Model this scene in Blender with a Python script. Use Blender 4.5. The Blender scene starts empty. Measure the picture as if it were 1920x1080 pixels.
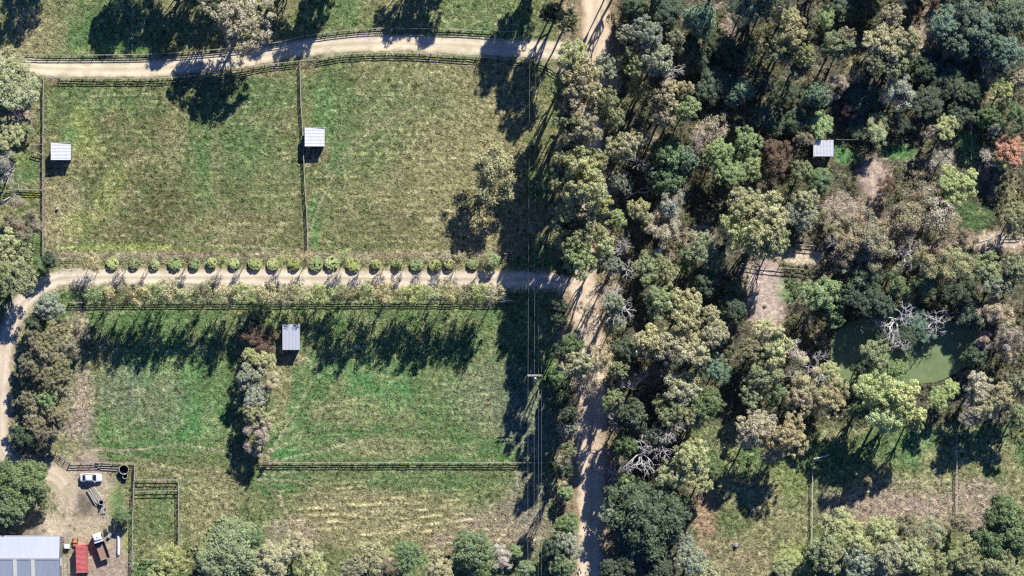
import bpy, math, random
import numpy as np
from mathutils import Vector, Matrix

random.seed(7)
RS = np.random.RandomState(11)
PI = math.pi
S = 0.112                      # metres per photo pixel on the ground
H = 600.0                      # camera height
scene = bpy.context.scene
COL = scene.collection

def X(px): return (px - 960) * S
def Y(py): return (540 - py) * S
def P(px, py, z=0.0): return Vector((X(px), Y(py), z))

# ------------------------------------------------------------------ world, sun, camera
SUN_EL, SUN_AZ = math.radians(34.5), math.radians(25)
w = bpy.data.worlds.new("World"); scene.world = w; w.use_nodes = True
nt = w.node_tree
sky = nt.nodes.new('ShaderNodeTexSky'); sky.sky_type = 'NISHITA'; sky.sun_disc = False
sky.sun_elevation = SUN_EL; sky.sun_rotation = SUN_AZ
bg = nt.nodes['Background']; bg.inputs['Strength'].default_value = 0.044
cool = nt.nodes.new('ShaderNodeVectorMath'); cool.operation = 'MULTIPLY'; cool.inputs[1].default_value = (.5, 1.0, 2.35)
nt.links.new(sky.outputs[0], cool.inputs[0]); nt.links.new(cool.outputs[0], bg.inputs['Color'])
sd = bpy.data.lights.new('sun', 'SUN'); sd.energy = 7.1; sd.angle = math.radians(0.5); sd.color = (1.0, 0.965, 0.915)
so = bpy.data.objects.new('sun', sd); COL.objects.link(so)
dv = Vector((math.sin(SUN_AZ)*math.cos(SUN_EL), math.cos(SUN_AZ)*math.cos(SUN_EL), math.sin(SUN_EL)))
so.rotation_euler = dv.to_track_quat('Z', 'Y').to_euler(); so.location = dv*200
cd = bpy.data.cameras.new('camera'); cam = bpy.data.objects.new('camera', cd); COL.objects.link(cam)
cam.location = (0, 0, H); cd.sensor_width = 36; cd.lens = 36*H/(1920*S); cd.clip_end = 12000; cd.clip_start = 1
scene.camera = cam
scene.view_settings.view_transform = 'Standard'; scene.view_settings.look = 'None'
scene.view_settings.exposure = 0; scene.view_settings.gamma = 1
scene.cycles.use_denoising = False; scene.cycles.filter_width = 1.35; scene.cycles.max_bounces = 5; scene.cycles.diffuse_bounces = 2; scene.cycles.transparent_max_bounces = 4

# ------------------------------------------------------------------ helpers
def tag(o, label=None, cat=None, group=None, kind=None):
    if label: o['label'] = label
    if cat: o['category'] = cat
    if group: o['group'] = group
    if kind: o['kind'] = kind
    return o

def empty(name, loc=(0, 0, 0), rz=0.0):
    o = bpy.data.objects.new(name, None); COL.objects.link(o)
    o.location = loc; o.rotation_euler = (0, 0, rz); o.empty_display_size = 0.5
    return o

def thing(name, label, cat, loc=(0, 0, 0), rz=0.0, group=None):
    return tag(empty(name, loc, rz), label, cat, group)

def obj(name, me, parent=None, mat=None):
    o = bpy.data.objects.new(name, me); COL.objects.link(o)
    if parent is not None: o.parent = parent
    if mat is not None and not me.materials: me.materials.append(mat)
    return o

def np_mesh(name, v, f, attrs=None, fattrs=None, smooth=False):
    """v (N,3), f (M,k) with k = 3 or 4"""
    me = bpy.data.meshes.new(name)
    v = np.asarray(v, np.float32); f = np.asarray(f, np.int32)
    M, k = f.shape
    me.vertices.add(len(v)); me.vertices.foreach_set('co', v.ravel())
    me.loops.add(M*k); me.loops.foreach_set('vertex_index', f.ravel())
    me.polygons.add(M); me.polygons.foreach_set('loop_start', np.arange(0, M*k, k, dtype=np.int32))
    me.polygons.foreach_set('loop_total', np.full(M, k, np.int32))
    me.update(calc_edges=True)
    for nm, arr in (attrs or {}).items():
        if arr.ndim == 2:
            a = me.attributes.new(nm, 'FLOAT_COLOR', 'POINT')
            c = np.ones((len(v), 4), np.float32); c[:, :3] = arr; a.data.foreach_set('color', c.ravel())
        else:
            a = me.attributes.new(nm, 'FLOAT', 'POINT'); a.data.foreach_set('value', arr.astype(np.float32))
    for nm, arr in (fattrs or {}).items():
        a = me.attributes.new(nm, 'FLOAT', 'FACE'); a.data.foreach_set('value', arr.astype(np.float32))
    if smooth: me.polygons.foreach_set('use_smooth', np.ones(M, bool))
    return me

class MB:
    """collects boxes, tubes and free faces into one mesh"""
    def __init__(s): s.v = []; s.f = []
    def add(s, vs, fs):
        n = len(s.v); s.v += [tuple(p) for p in vs]; s.f += [tuple(i+n for i in f) for f in fs]; return s
    def box(s, c, d, rz=0.0, taper=1.0, rot=None):
        M = Matrix.Rotation(rz, 3, 'Z') if rot is None else rot
        vs = []
        for z in (-1, 1):
            t = taper if z > 0 else 1.0
            for x, y in ((-1, -1), (1, -1), (1, 1), (-1, 1)):
                vs.append(M @ Vector((x*d[0]/2*t, y*d[1]/2*t, z*d[2]/2)) + Vector(c))
        return s.add(vs, [(3, 2, 1, 0), (4, 5, 6, 7), (0, 1, 5, 4), (1, 2, 6, 5), (2, 3, 7, 6), (3, 0, 4, 7)])
    def cbox(s, c, d, b=0.02, rz=0.0):
        """box with chamfered top edge"""
        M = Matrix.Rotation(rz, 3, 'Z'); vs = []
        for z, q in ((-d[2]/2, 0), (d[2]/2-b, 0), (d[2]/2, b)):
            for x, y in ((-1, -1), (1, -1), (1, 1), (-1, 1)):
                vs.append(M @ Vector((x*(d[0]/2-q), y*(d[1]/2-q), z)) + Vector(c))
        fs = [(3, 2, 1, 0), (8, 9, 10, 11)]
        for k in (0, 4):
            fs += [(k+i, k+(i+1) % 4, k+4+(i+1) % 4, k+4+i) for i in range(4)]
        return s.add(vs, fs)
    def tube(s, a, b, r0, r1=None, n=6, cap=True):
        a = Vector(a); b = Vector(b); r1 = r0 if r1 is None else r1
        d = (b-a)
        if d.length < 1e-6: return s
        q = d.to_track_quat('Z', 'Y'); vs = []
        for p, r in ((a, r0), (b, r1)):
            for i in range(n):
                t = 2*PI*i/n; vs.append(p + q @ Vector((math.cos(t)*r, math.sin(t)*r, 0)))
        fs = [(i, (i+1) % n, n+(i+1) % n, n+i) for i in range(n)]
        if cap: fs += [tuple(range(n-1, -1, -1)), tuple(range(n, 2*n))]
        return s.add(vs, fs)
    def lathe(s, prof, c=(0, 0, 0), n=20, cap0=True, cap1=True):
        vs = []; c = Vector(c)
        for r, z in prof:
            for i in range(n):
                t = 2*PI*i/n; vs.append(c + Vector((math.cos(t)*r, math.sin(t)*r, z)))
        fs = []
        for k in range(len(prof)-1):
            fs += [(k*n+i, k*n+(i+1) % n, (k+1)*n+(i+1) % n, (k+1)*n+i) for i in range(n)]
        if cap0: fs.append(tuple(range(n-1, -1, -1)))
        if cap1: fs.append(tuple((len(prof)-1)*n+i for i in range(n)))
        return s.add(vs, fs)
    def loft(s, secs, cap=True):
        n = len(secs[0]); vs = [p for sc_ in secs for p in sc_]; fs = []
        for k in range(len(secs)-1):
            fs += [(k*n+i, k*n+(i+1) % n, (k+1)*n+(i+1) % n, (k+1)*n+i) for i in range(n)]
        if cap: fs += [tuple(range(n-1, -1, -1)), tuple((len(secs)-1)*n+i for i in range(n))]
        return s.add(vs, fs)
    def mesh(s, name, mat=None, smooth=False):
        me = bpy.data.meshes.new(name); me.from_pydata(s.v, [], s.f); me.update()
        if mat: me.materials.append(mat)
        if smooth: me.polygons.foreach_set('use_smooth', [True]*len(me.polygons))
        return me
    def build(s, name, mat, parent=None, smooth=False):
        return obj(name, s.mesh(name, mat, smooth), parent)

# ------------------------------------------------------------------ materials
def lin(c): return tuple((x/255/12.92 if x/255 <= .04045 else ((x/255+.055)/1.055)**2.4) for x in c)

def new_mat(name, rough=0.9, spec=0.15):
    m = bpy.data.materials.new(name); m.use_nodes = True
    b = m.node_tree.nodes['Principled BSDF']
    b.inputs['Roughness'].default_value = rough; b.inputs['Specular IOR Level'].default_value = spec
    return m, m.node_tree, b

def N(t, kind, **kw):
    n = t.nodes.new(kind)
    for k, v in kw.items():
        if k in n.inputs: n.inputs[k].default_value = v
        else: setattr(n, k, v)
    return n

def noisy_mat(name, c, rough=0.8, spec=0.2, scale=3.0, amt=0.35, metal=0.0, stretch=(1, 1, 1), fine=30.0, dirt=None):
    """base colour broken up by two noises in object space"""
    m, t, b = new_mat(name, rough, spec); b.inputs['Metallic'].default_value = metal
    tc = N(t, 'ShaderNodeTexCoord'); mp = N(t, 'ShaderNodeMapping'); mp.inputs['Scale'].default_value = stretch
    t.links.new(tc.outputs['Object'], mp.inputs['Vector'])
    n1 = N(t, 'ShaderNodeTexNoise', Scale=scale, Detail=5.0, Roughness=0.6)
    n2 = N(t, 'ShaderNodeTexNoise', Scale=fine, Detail=2.0)
    for n in (n1, n2): t.links.new(mp.outputs[0], n.inputs['Vector'])
    ad = N(t, 'ShaderNodeMath', operation='ADD'); t.links.new(n1.outputs['Fac'], ad.inputs[0]); t.links.new(n2.outputs['Fac'], ad.inputs[1])
    mr = N(t, 'ShaderNodeMapRange'); mr.inputs['From Min'].default_value = 0.6; mr.inputs['From Max'].default_value = 1.4
    t.links.new(ad.outputs[0], mr.inputs['Value'])
    mx = N(t, 'ShaderNodeMix', data_type='RGBA')
    lo = dirt if dirt else tuple(x*(1-amt) for x in c)
    mx.inputs[6].default_value = (*lo, 1); mx.inputs[7].default_value = (*[min(1, x*(1+amt*0.5)) for x in c], 1)
    t.links.new(mr.outputs[0], mx.inputs['Factor']); t.links.new(mx.outputs[2], b.inputs['Base Color'])
    return m

M = {}
M['timber'] = noisy_mat('weathered_timber', (.30, .27, .21), 0.9, .1, 2.0, .5, stretch=(1, 1, .4))
M['post'] = noisy_mat('fence_post_timber', (.17, .15, .12), 0.9, .1, 3.0, .5)
M['pale_timber'] = noisy_mat('pale_timber', (.52, .48, .40), 0.9, .1, 3.0, .45, stretch=(.3, 3, 3))
M['roof_white'] = noisy_mat('white_roof_sheet', (.72, .73, .75), 0.55, .35, .9, .3, stretch=(.3, 2.5, 1))
M['roof_grey'] = noisy_mat('zinc_roof_sheet', (.50, .53, .57), 0.6, .3, .35, .14, stretch=(1, .4, 1), fine=9)
M['skylight'] = noisy_mat('skylight_sheet', (.72, .74, .60), 0.5, .3, 2.0, .15)
M['wall'] = noisy_mat('shed_wall_sheet', (.26, .28, .28), 0.7, .2, 1.0, .3)
M['paint_white'] = noisy_mat('white_car_paint', (.76, .77, .80), 0.28, .5, 1.5, .08)
M['glass'] = noisy_mat('dark_glass', (.02, .025, .035), 0.12, .6, 2.0, .2)
M['tyre'] = noisy_mat('tyre_rubber', (.025, .025, .028), 0.9, .1)
M['metal'] = noisy_mat('galvanised_metal', (.42, .43, .44), 0.5, .4, 2.0, .3)
M['dark_metal'] = noisy_mat('dark_metal', (.06, .06, .065), 0.6, .3)
M['red'] = noisy_mat('faded_red_container_paint', (.62, .19, .18), 0.65, .3, 1.2, .3, dirt=(.36, .07, .06))
M['orange'] = noisy_mat('orange_paint', (.62, .24, .10), 0.7, .3, 2.0, .25)
M['green_paint'] = noisy_mat('faded_green_paint', (.33, .38, .22), 0.6, .3, 2.0, .3)
M['blue'] = noisy_mat('pale_blue_plastic', (.35, .50, .60), 0.5, .3, 2.0, .2)
M['rust_tray'] = noisy_mat('bare_tray_floor', (.40, .25, .17), 0.85, .15, 1.5, .4)
M['black'] = noisy_mat('black_plastic', (.018, .018, .02), 0.6, .3)
M['concrete'] = noisy_mat('pale_concrete', (.48, .46, .42), 0.9, .1, 2.0, .3)
M['wire'] = noisy_mat('aluminium_conductor', (.50, .52, .55), 0.5, .4)
M['stone'] = noisy_mat('rock', (.28, .24, .21), 0.95, .1, 3.0, .5)
M['lens'] = noisy_mat('clear_lamp', (.5, .5, .5), 0.2, .5)
M['lens_red'] = noisy_mat('red_lamp', (.4, .03, .02), 0.3, .5)
M['bark_pale'] = noisy_mat('pale_gum_bark', (.44, .41, .36), 0.9, .1, 1.2, .5, stretch=(1, 1, .3), fine=12)
M['bark_brown'] = noisy_mat('brown_bark', (.13, .105, .08), 0.95, .05, 2.0, .5, stretch=(1, 1, .3), fine=12)
M['bark_dead'] = noisy_mat('bleached_deadwood', (.66, .62, .58), 0.9, .1, 1.5, .45, stretch=(1, 1, .4), fine=14)

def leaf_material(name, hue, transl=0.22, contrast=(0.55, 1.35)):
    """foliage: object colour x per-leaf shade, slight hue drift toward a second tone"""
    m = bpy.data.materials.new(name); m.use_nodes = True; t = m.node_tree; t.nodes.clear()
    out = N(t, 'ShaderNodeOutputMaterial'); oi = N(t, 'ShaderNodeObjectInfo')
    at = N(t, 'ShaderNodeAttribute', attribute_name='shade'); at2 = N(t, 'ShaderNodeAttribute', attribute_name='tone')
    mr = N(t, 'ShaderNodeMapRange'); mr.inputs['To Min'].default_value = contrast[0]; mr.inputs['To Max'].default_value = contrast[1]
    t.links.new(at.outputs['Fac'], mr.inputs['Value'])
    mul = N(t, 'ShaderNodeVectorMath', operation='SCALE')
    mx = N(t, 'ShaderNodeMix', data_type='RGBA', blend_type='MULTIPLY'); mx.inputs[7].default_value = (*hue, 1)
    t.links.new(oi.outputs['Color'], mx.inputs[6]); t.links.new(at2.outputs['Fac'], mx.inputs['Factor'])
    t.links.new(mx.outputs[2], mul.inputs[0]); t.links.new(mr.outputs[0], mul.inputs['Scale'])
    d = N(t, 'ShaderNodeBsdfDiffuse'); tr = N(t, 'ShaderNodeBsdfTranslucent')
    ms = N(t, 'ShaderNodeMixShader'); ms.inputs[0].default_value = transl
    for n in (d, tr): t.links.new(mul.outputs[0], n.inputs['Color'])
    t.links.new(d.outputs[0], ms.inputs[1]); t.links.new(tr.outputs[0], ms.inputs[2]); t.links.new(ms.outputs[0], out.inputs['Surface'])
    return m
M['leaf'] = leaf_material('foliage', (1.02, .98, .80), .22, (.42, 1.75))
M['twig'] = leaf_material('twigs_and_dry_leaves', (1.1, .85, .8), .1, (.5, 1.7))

def ground_material(name, fine=5.0, amp=0.55, bump=0.35):
    """albedo from the painted region colour, broken by tuft-scale noise; bump from the same noise"""
    m, t, b = new_mat(name, 1.0, 0.0)
    tc = N(t, 'ShaderNodeTexCoord'); at = N(t, 'ShaderNodeAttribute', attribute_name='tint'); am = N(t, 'ShaderNodeAttribute', attribute_name='tuft')
    n1 = N(t, 'ShaderNodeTexNoise', Scale=fine*.36, Detail=5.0, Roughness=0.72, Distortion=0.8); n2 = N(t, 'ShaderNodeTexNoise', Scale=fine, Detail=4.0, Roughness=0.75)
    for n in (n1, n2): t.links.new(tc.outputs['Object'], n.inputs['Vector'])
    ad = N(t, 'ShaderNodeMath', operation='MULTIPLY_ADD'); t.links.new(n1.outputs['Fac'], ad.inputs[0]); ad.inputs[1].default_value = 1.3; t.links.new(n2.outputs['Fac'], ad.inputs[2])
    sub = N(t, 'ShaderNodeMath', operation='SUBTRACT'); t.links.new(ad.outputs[0], sub.inputs[0]); sub.inputs[1].default_value = 1.15
    k = N(t, 'ShaderNodeMath', operation='MULTIPLY'); t.links.new(sub.outputs[0], k.inputs[0]); t.links.new(am.outputs['Fac'], k.inputs[1])
    k2 = N(t, 'ShaderNodeMath', operation='MULTIPLY_ADD'); t.links.new(k.outputs[0], k2.inputs[0]); k2.inputs[1].default_value = amp*3.4; k2.inputs[2].default_value = 1.0
    cl = N(t, 'ShaderNodeClamp'); cl.inputs['Min'].default_value = 0.22; cl.inputs['Max'].default_value = 2.4; t.links.new(k2.outputs[0], cl.inputs['Value'])
    sc = N(t, 'ShaderNodeVectorMath', operation='SCALE'); t.links.new(at.outputs['Color'], sc.inputs[0]); t.links.new(cl.outputs[0], sc.inputs['Scale'])
    t.links.new(sc.outputs[0], b.inputs['Base Color'])
    bp = N(t, 'ShaderNodeBump'); bp.inputs['Distance'].default_value = bump; t.links.new(k.outputs[0], bp.inputs['Height']); bp.inputs['Strength'].default_value = 0.8
    t.links.new(bp.outputs[0], b.inputs['Normal'])
    return m
M['ground'] = ground_material('pasture_and_soil', 3.4, 1.5, .7)
M['gravel'] = ground_material('pale_gravel', 7.0, 0.28, 0.06)

# ------------------------------------------------------------------ numpy noise and region painting
_L = np.random.RandomState(5).rand(8, 256, 256).astype(np.float32)
def vnoise(x, y, scale, seed=0):
    x = x/scale + 1000.3 + seed*17.7; y = y/scale + 1000.7 + seed*31.1
    xi = np.floor(x).astype(np.int64); yi = np.floor(y).astype(np.int64)
    fx = x-xi; fy = y-yi; fx = fx*fx*(3-2*fx); fy = fy*fy*(3-2*fy)
    G = _L[seed % 8]; a = G[xi % 256, yi % 256]; b = G[(xi+1) % 256, yi % 256]; c = G[xi % 256, (yi+1) % 256]; d = G[(xi+1) % 256, (yi+1) % 256]
    return a*(1-fx)*(1-fy)+b*fx*(1-fy)+c*(1-fx)*fy+d*fx*fy
def fbm(x, y, scale, seed=0, octs=4):
    s = 0; a = .5; tot = 0
    for o in range(octs):
        s = s + a*vnoise(x, y, scale/2**o, seed+o); tot += a; a *= .55
    return s/tot
def sstep(a, b, v):
    t = np.clip((v-a)/(b-a), 0, 1); return t*t*(3-2*t)
def dist_line(x, y, pts):
    d = np.full(x.shape, 1e9, np.float32); P_ = [(X(a), Y(b)) for a, b in pts]
    for (x0, y0), (x1, y1) in zip(P_, P_[1:]):
        dx, dy = x1-x0, y1-y0; L = dx*dx+dy*dy+1e-9
        t = np.clip(((x-x0)*dx+(y-y0)*dy)/L, 0, 1)
        d = np.minimum(d, np.hypot(x-x0-t*dx, y-y0-t*dy))
    return d
def blob(x, y, px, py, rx, ry, soft=.5, rot=0.0, rag=.35, seed=1):
    u = x-X(px); v = y-Y(py); c, s_ = math.cos(rot), math.sin(rot)
    a = (u*c+v*s_)/(rx*S); b = (-u*s_+v*c)/(ry*S)
    r = np.hypot(a, b) + (fbm(x, y, 6, seed)-.5)*2*rag
    return 1-sstep(1-soft, 1+soft*.3, r)
def rect(x, y, x0, y0, x1, y1, soft=6):
    """soft rectangle in photo pixels"""
    px = x/S+960; py = 540-y/S
    return sstep(x0-soft, x0+soft, px)*(1-sstep(x1-soft, x1+soft, px))*sstep(y0-soft, y0+soft, py)*(1-sstep(y1-soft, y1+soft, py))

DRIVE_N = [(-200, 60), (-60, 92), (0, 112), (40, 122), (100, 128), (200, 129), (300, 127), (400, 117), (480, 105), (560, 91), (640, 83), (720, 80), (800, 82), (900, 87), (960, 91), (1060, 95), (1110, 110)]
DRIVE_S = [(30, 590), (48, 562), (75, 538), (115, 522), (200, 520), (500, 521), (800, 523), (960, 524), (1040, 527), (1095, 535)]
ROAD = [(1112, -200), (1116, 0), (1120, 60), (1112, 120), (1104, 200), (1098, 300), (1092, 400), (1090, 500), (1094, 560), (1104, 620), (1108, 700), (1109, 760), (1109, 850), (1108, 930), (1108, 1000), (1104, 1080), (1100, 1300)]
DRIVE_W = [(48, 562), (26, 600), (10, 650), (2, 720), (0, 800), (6, 850), (34, 874), (70, 882), (104, 892), (122, 912)]
POND_C = (1690, 655); 

C_ = dict(straw=lin((172, 162, 120)), olive=lin((127, 137, 90)), green=lin((98, 136, 82)), bright=lin((102, 156, 92)), yell=lin((160, 172, 100)), darko=lin((100, 101, 68)),
          cream=lin((222, 202, 174)), pink=lin((186, 164, 146)), litter=lin((106, 104, 88)), tan=lin((172, 152, 122)), pale=lin((196, 182, 150)), rustd=lin((180, 148, 122)), pinkl=lin((206, 186, 170)), grey=lin((150, 150, 130)))

def regions(x, y):
    """albedo, tuft contrast and bump height of the land at x, y (arrays)"""
    col = np.empty(x.shape+(3,), np.float32); col[:] = C_['olive']
    tuft = np.full(x.shape, .75, np.float32)
    def paint(c, m, k=1.0):
        m = (m*k)[..., None]; col[...] = col*(1-m)+np.array(C_[c] if isinstance(c, str) else c, np.float32)*m
    B = lambda *a, **k: blob(x, y, *a, **k)
    big = fbm(x, y, 22, 2); mid = fbm(x, y, 7, 3); sm = fbm(x, y, 2.5, 6)
    paint('straw', sstep(.42, .62, mid), .45); paint('green', sstep(.5, .68, big), .6)
    # north strip
    n_ = rect(x, y, -900, -900, 1000, 100)
    paint('straw', n_*B(70, 60, 70, 60), .6); paint('straw', n_*B(640, 40, 50, 60), .15); paint('green', n_*B(170, 70, 50, 45), .7); paint('green', n_*B(900, 50, 120, 60), .5); paint('green', n_*B(620, 30, 70, 60), .55)
    paint('bright', n_*B(235, 88, 60, 18), .6)
    paint('yell', n_*B(200, 97, 90, 8), .4)
    # north west paddock
    a = rect(x, y, 84, 146, 566, 478)
    paint('olive', a, .8); paint('darko', a*sstep(.45, .6, mid), .4); paint('straw', a*sstep(.5, .66, fbm(x, y, 4, 4)), .45)
    paint('green', a*B(200, 190, 130, 40), .45); paint('green', a*B(430, 260, 110, 90), .55); paint('green', a*B(500, 170, 70, 50), .5); paint('green', a*B(380, 340, 18, 90), .35)
    paint('straw', a*B(110, 400, 45, 90), .75); paint('straw', a*B(330, 260, 25, 80, rot=.0), .35); paint('straw', a*B(405, 300, 12, 80), .3)
    for q in ((160, 240, 30, 60), (215, 340, 30, 35), (200, 380, 26, 40), (180, 280, 26, 30), (150, 250, 20, 60), (150, 420, 40, 30)): paint('yell', a*B(*q), .5)
    paint('yell', a*B(260, 465, 200, 11), .6); paint('bright', a*B(135, 255, 22, 25), .5); paint('darko', a*B(290, 380, 80, 70), .45); paint('darko', a*B(230, 430, 80, 25), .35)
    paint('straw', a*B(470, 430, 100, 35), .4)
    paint('pink', a*rect(x, y, 82, 320, 90, 480, 3), .6)
    # north east paddock
    b = rect(x, y, 568, 112, 984, 478)
    paint('olive', b, .85); paint('straw', b*sstep(590, 900, x/S+960)*.8, .75); paint('straw', b*sstep(.46, .62, fbm(x, y, 3.5, 5)), .4)
    paint('bright', b*B(605, 220, 26, 60), .55); paint('green', b*B(625, 200, 60, 90), .55); paint('bright', b*B(640, 300, 30, 40), .4); paint('bright', b*B(590, 420, 12, 60), .5); paint('green', b*B(700, 260, 80, 90), .3)
    paint('green', b*B(780, 180, 100, 60), .25); paint('straw', b*B(940, 430, 60, 60), .6); paint('yell', b*B(940, 380, 25, 30), .3)
    paint('darko', b*B(730, 430, 110, 40), .35)
    # verge between paddocks and drive
    v = rect(x, y, 84, 472, 960, 486, 3); paint('pink', v, .55); paint('tan', rect(x, y, 90, 486, 960, 508, 4), .35); paint('yell', rect(x, y, 90, 486, 960, 508, 4)*sstep(.45, .6, mid), .3)
    paint('pale', rect(x, y, 120, 530, 980, 548, 5), .45); paint('green', rect(x, y, 120, 545, 960, 580, 6), .35)
    # south west paddock
    c = rect(x, y, 120, 580, 440, 866)
    paint('green', c, .8); paint('bright', c*B(300, 690, 110, 60), .55); paint('bright', c*B(370, 790, 60, 60), .6); paint('bright', c*B(215, 810, 60, 40), .5)
    paint('straw', c*sstep(.5, .62, fbm(x, y, 4, 1)), .28); paint('grey', c*B(290, 760, 80, 70), .3); paint('grey', c*B(225, 720, 50, 60), .4); paint('pink', B(152, 735, 30, 100, soft=.9, rag=.7), .85); paint('pink', B(140, 805, 30, 60, soft=.9, rag=.6), .5); paint('pale', B(150, 730, 16, 70, soft=.9, rag=.9), .35); paint('straw', c*B(190, 660, 30, 50), .5)
    paint('pink', B(150, 620, 26, 60), .6); paint('pink', B(45, 205, 22, 60), .8); paint('pink', B(30, 230, 22, 30), .5)
    # below it
    e = rect(x, y, 130, 825, 500, 905, 10)
    paint('olive', e, .7); paint('bright', e*B(320, 830, 120, 18), .4); paint('green', e*B(240, 845, 90, 20), .6); paint('straw', e*B(250, 878, 90, 16), .4); paint('straw', e*B(130, 840, 30, 30), .6)
    # south east paddock
    d = rect(x, y, 505, 580, 1042, 867)
    paint('green', d, .7); paint('bright', d*B(700, 720, 120, 60, rot=-.6), .5); paint('bright', d*B(535, 800, 40, 60), .55); paint('bright', d*B(520, 850, 60, 22), .7); paint('bright', d*B(590, 690, 50, 30), .35)
    paint('straw', d*sstep(.48, .62, fbm(x, y, 4, 7)), .25); paint('straw', d*B(680, 770, 110, 35), .35); paint('straw', d*B(740, 840, 150, 20), .35); paint('grey', d*B(930, 740, 100, 90), .35); paint('grey', d*B(1000, 800, 60, 80), .5)
    paint('straw', B(525, 720, 26, 90), .6); paint('bright', d*B(735, 752, 30, 40), .4)
    # southern strip
    f = rect(x, y, 345, 872, 1046, 1090)
    paint('olive', f, .7); paint('straw', f*B(700, 970, 190, 75), .8); paint('green', f*B(540, 900, 60, 35), .7); paint('green', f*B(780, 905, 180, 22), .5); paint('straw', f*B(400, 960, 60, 110), .6); paint('pink', f*B(940, 990, 110, 60), .6); paint('pink', f*B(540, 1000, 60, 40), .5)
    paint('green', B(500, 900, 30, 40), .6); paint('pink', f*B(850, 1020, 60, 25), .5); paint('grey', f*B(1000, 930, 50, 70), .5)
    g = rect(x, y, 254, 900, 334, 1050, 3); paint('olive', g, .6); paint('green', g*B(300, 960, 30, 60), .5); paint('straw', g*B(300, 1030, 40, 30), .3)
    # yard
    yd = np.clip(.0+B(170, 960, 75, 110, soft=.3)+B(100, 900, 50, 50)+rect(x, y, 60, 1000, 240, 1300, 12)+B(70, 1000, 60, 60), 0, 1)
    paint('pink', yd, .85); paint('pale', yd*sstep(.42, .6, mid), .6); paint('litter', yd*sstep(.52, .62, sm), .4); paint('litter', yd*B(160, 945, 22, 40), .55); paint('cream', B(126, 925, 22, 62, rag=.25), .9); paint('cream', B(100, 985, 32, 30, rag=.25), .9); paint('cream', B(150, 985, 45, 20), .5); paint('pale', B(165, 1000, 40, 30), .5); paint('pale', B(185, 915, 45, 22), .6)
    paint('tan', B(60, 860, 60, 40), .6); paint('litter', B(40, 990, 50, 40), .6)
    paint('yell', B(218, 940, 20, 45, rag=.2), .6); paint('green', B(222, 945, 14, 40), .7); paint('yell', rect(x, y, 231, 985, 246, 1045, 4), .8); paint('pale', B(228, 953, 10, 6), .6)
    paint('green', B(50, 320, 28, 36), .8); paint('yell', B(45, 300, 20, 30), .3); paint('yell', B(38, 640, 12, 60), .45); paint('yell', B(45, 585, 16, 22), .7)
    # east of the road : forest floor and clearings
    fo = sstep(1128, 1160, x/S+960)
    paint('litter', fo, .95); paint('darko', fo*sstep(.45, .6, mid), .5); paint('pink', fo*sstep(.58, .7, sm), .3)
    edge = sstep(1035, 1055, x/S+960)*(1-sstep(1150, 1170, x/S+960)); paint('tan', edge, .8); paint('pale', edge*sstep(.42, .58, mid), .6); paint('litter', edge*sstep(.55, .62, sm), .5)
    for q in ((1440, 555, 46, 74), (1440, 555, 40, 66), (1640, 335, 40, 60), (1640, 335, 30, 50), (1740, 60, 60, 60), (1300, 440, 40, 25), (1690, 470, 150, 60), (1880, 455, 60, 26), (1330, 245, 30, 40), (1600, 430, 90, 70)): paint('pink', B(*q), .8)
    paint('pale', B(1500, 480, 50, 20), .9); paint('pale', B(1870, 450, 60, 18), .8); paint('bright', B(1475, 545, 30, 30), .6); paint('bright', B(1585, 290, 30, 22), .8); paint('bright', B(1680, 285, 40, 20), .8); paint('bright', B(1815, 280, 22, 40), .8); paint('green', B(1825, 405, 40, 30), .6)
    paint('straw', B(1600, 100, 20, 50), .6); paint('yell', B(1700, 110, 25, 60), .5); paint('straw', B(1860, 170, 16, 50, rot=.3), .7); paint('straw', B(1900, 390, 20, 60), .8); paint('pink', B(1750, 70, 22, 40), .6); paint('pink', B(1365, 50, 15, 30), .6)
    for q in ((1436, 560, 32, 66), (1424, 515, 26, 20), (1450, 590, 26, 30)): paint('pinkl', B(*q, soft=.7, rag=.8, seed=int(q[0]) % 5), .85)
    paint('cream', B(1515, 484, 42, 13, rag=.2), .9); paint('cream', B(1880, 452, 56, 15, rag=.2), .8); paint('pinkl', B(1640, 335, 26, 46), .6); paint('pinkl', B(1315, 435, 30, 22), .6)
    # south east meadow
    m_ = np.clip(rect(x, y, 1300, 800, 2600, 1900, 14), 0, 1)
    paint('olive', m_, .95); paint('green', m_*(1-sstep(820, 960, 540-y/S)), .6); paint('bright', m_*B(1730, 840, 50, 40), .6); paint('straw', m_*sstep(.42, .6, mid), .55); paint('pink', m_*B(1700, 950, 190, 50, soft=.8), .85); paint('rustd', m_*B(1320, 960, 30, 60), .8); paint('tan', m_*B(1360, 1050, 90, 50), .5); paint('pink', m_*B(1840, 930, 60, 40), .6); paint('yell', m_*B(1490, 1050, 40, 40), .7); paint('yell', m_*B(1480, 900, 40, 50), .3)
    paint('pink', B(1842, 985, 26, 26), .7)
    for q in ((590, 285, 34, 26), (548, 668, 26, 20), (114, 305, 30, 20), (577, 122, 26, 14), (98, 152, 20, 10), (946, 470, 30, 14), (500, 868, 26, 12), (1544, 300, 26, 14), (300, 902, 26, 10), (570, 476, 24, 10)): paint('tan', B(*q, rag=.5), .55)
    paint('pale', B(110, 920, 40, 70, rag=.25)*.8, .8); paint('pale', B(150, 985, 60, 26), .5); paint('pink', B(215, 1060, 40, 40), .5)
    dung = sstep(.80, .86, vnoise(x, y, 1.1, 6))*sstep(.5, .6, vnoise(x, y, 9, 3))*(x < X(1040)); paint('darko', dung, .6)
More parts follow.
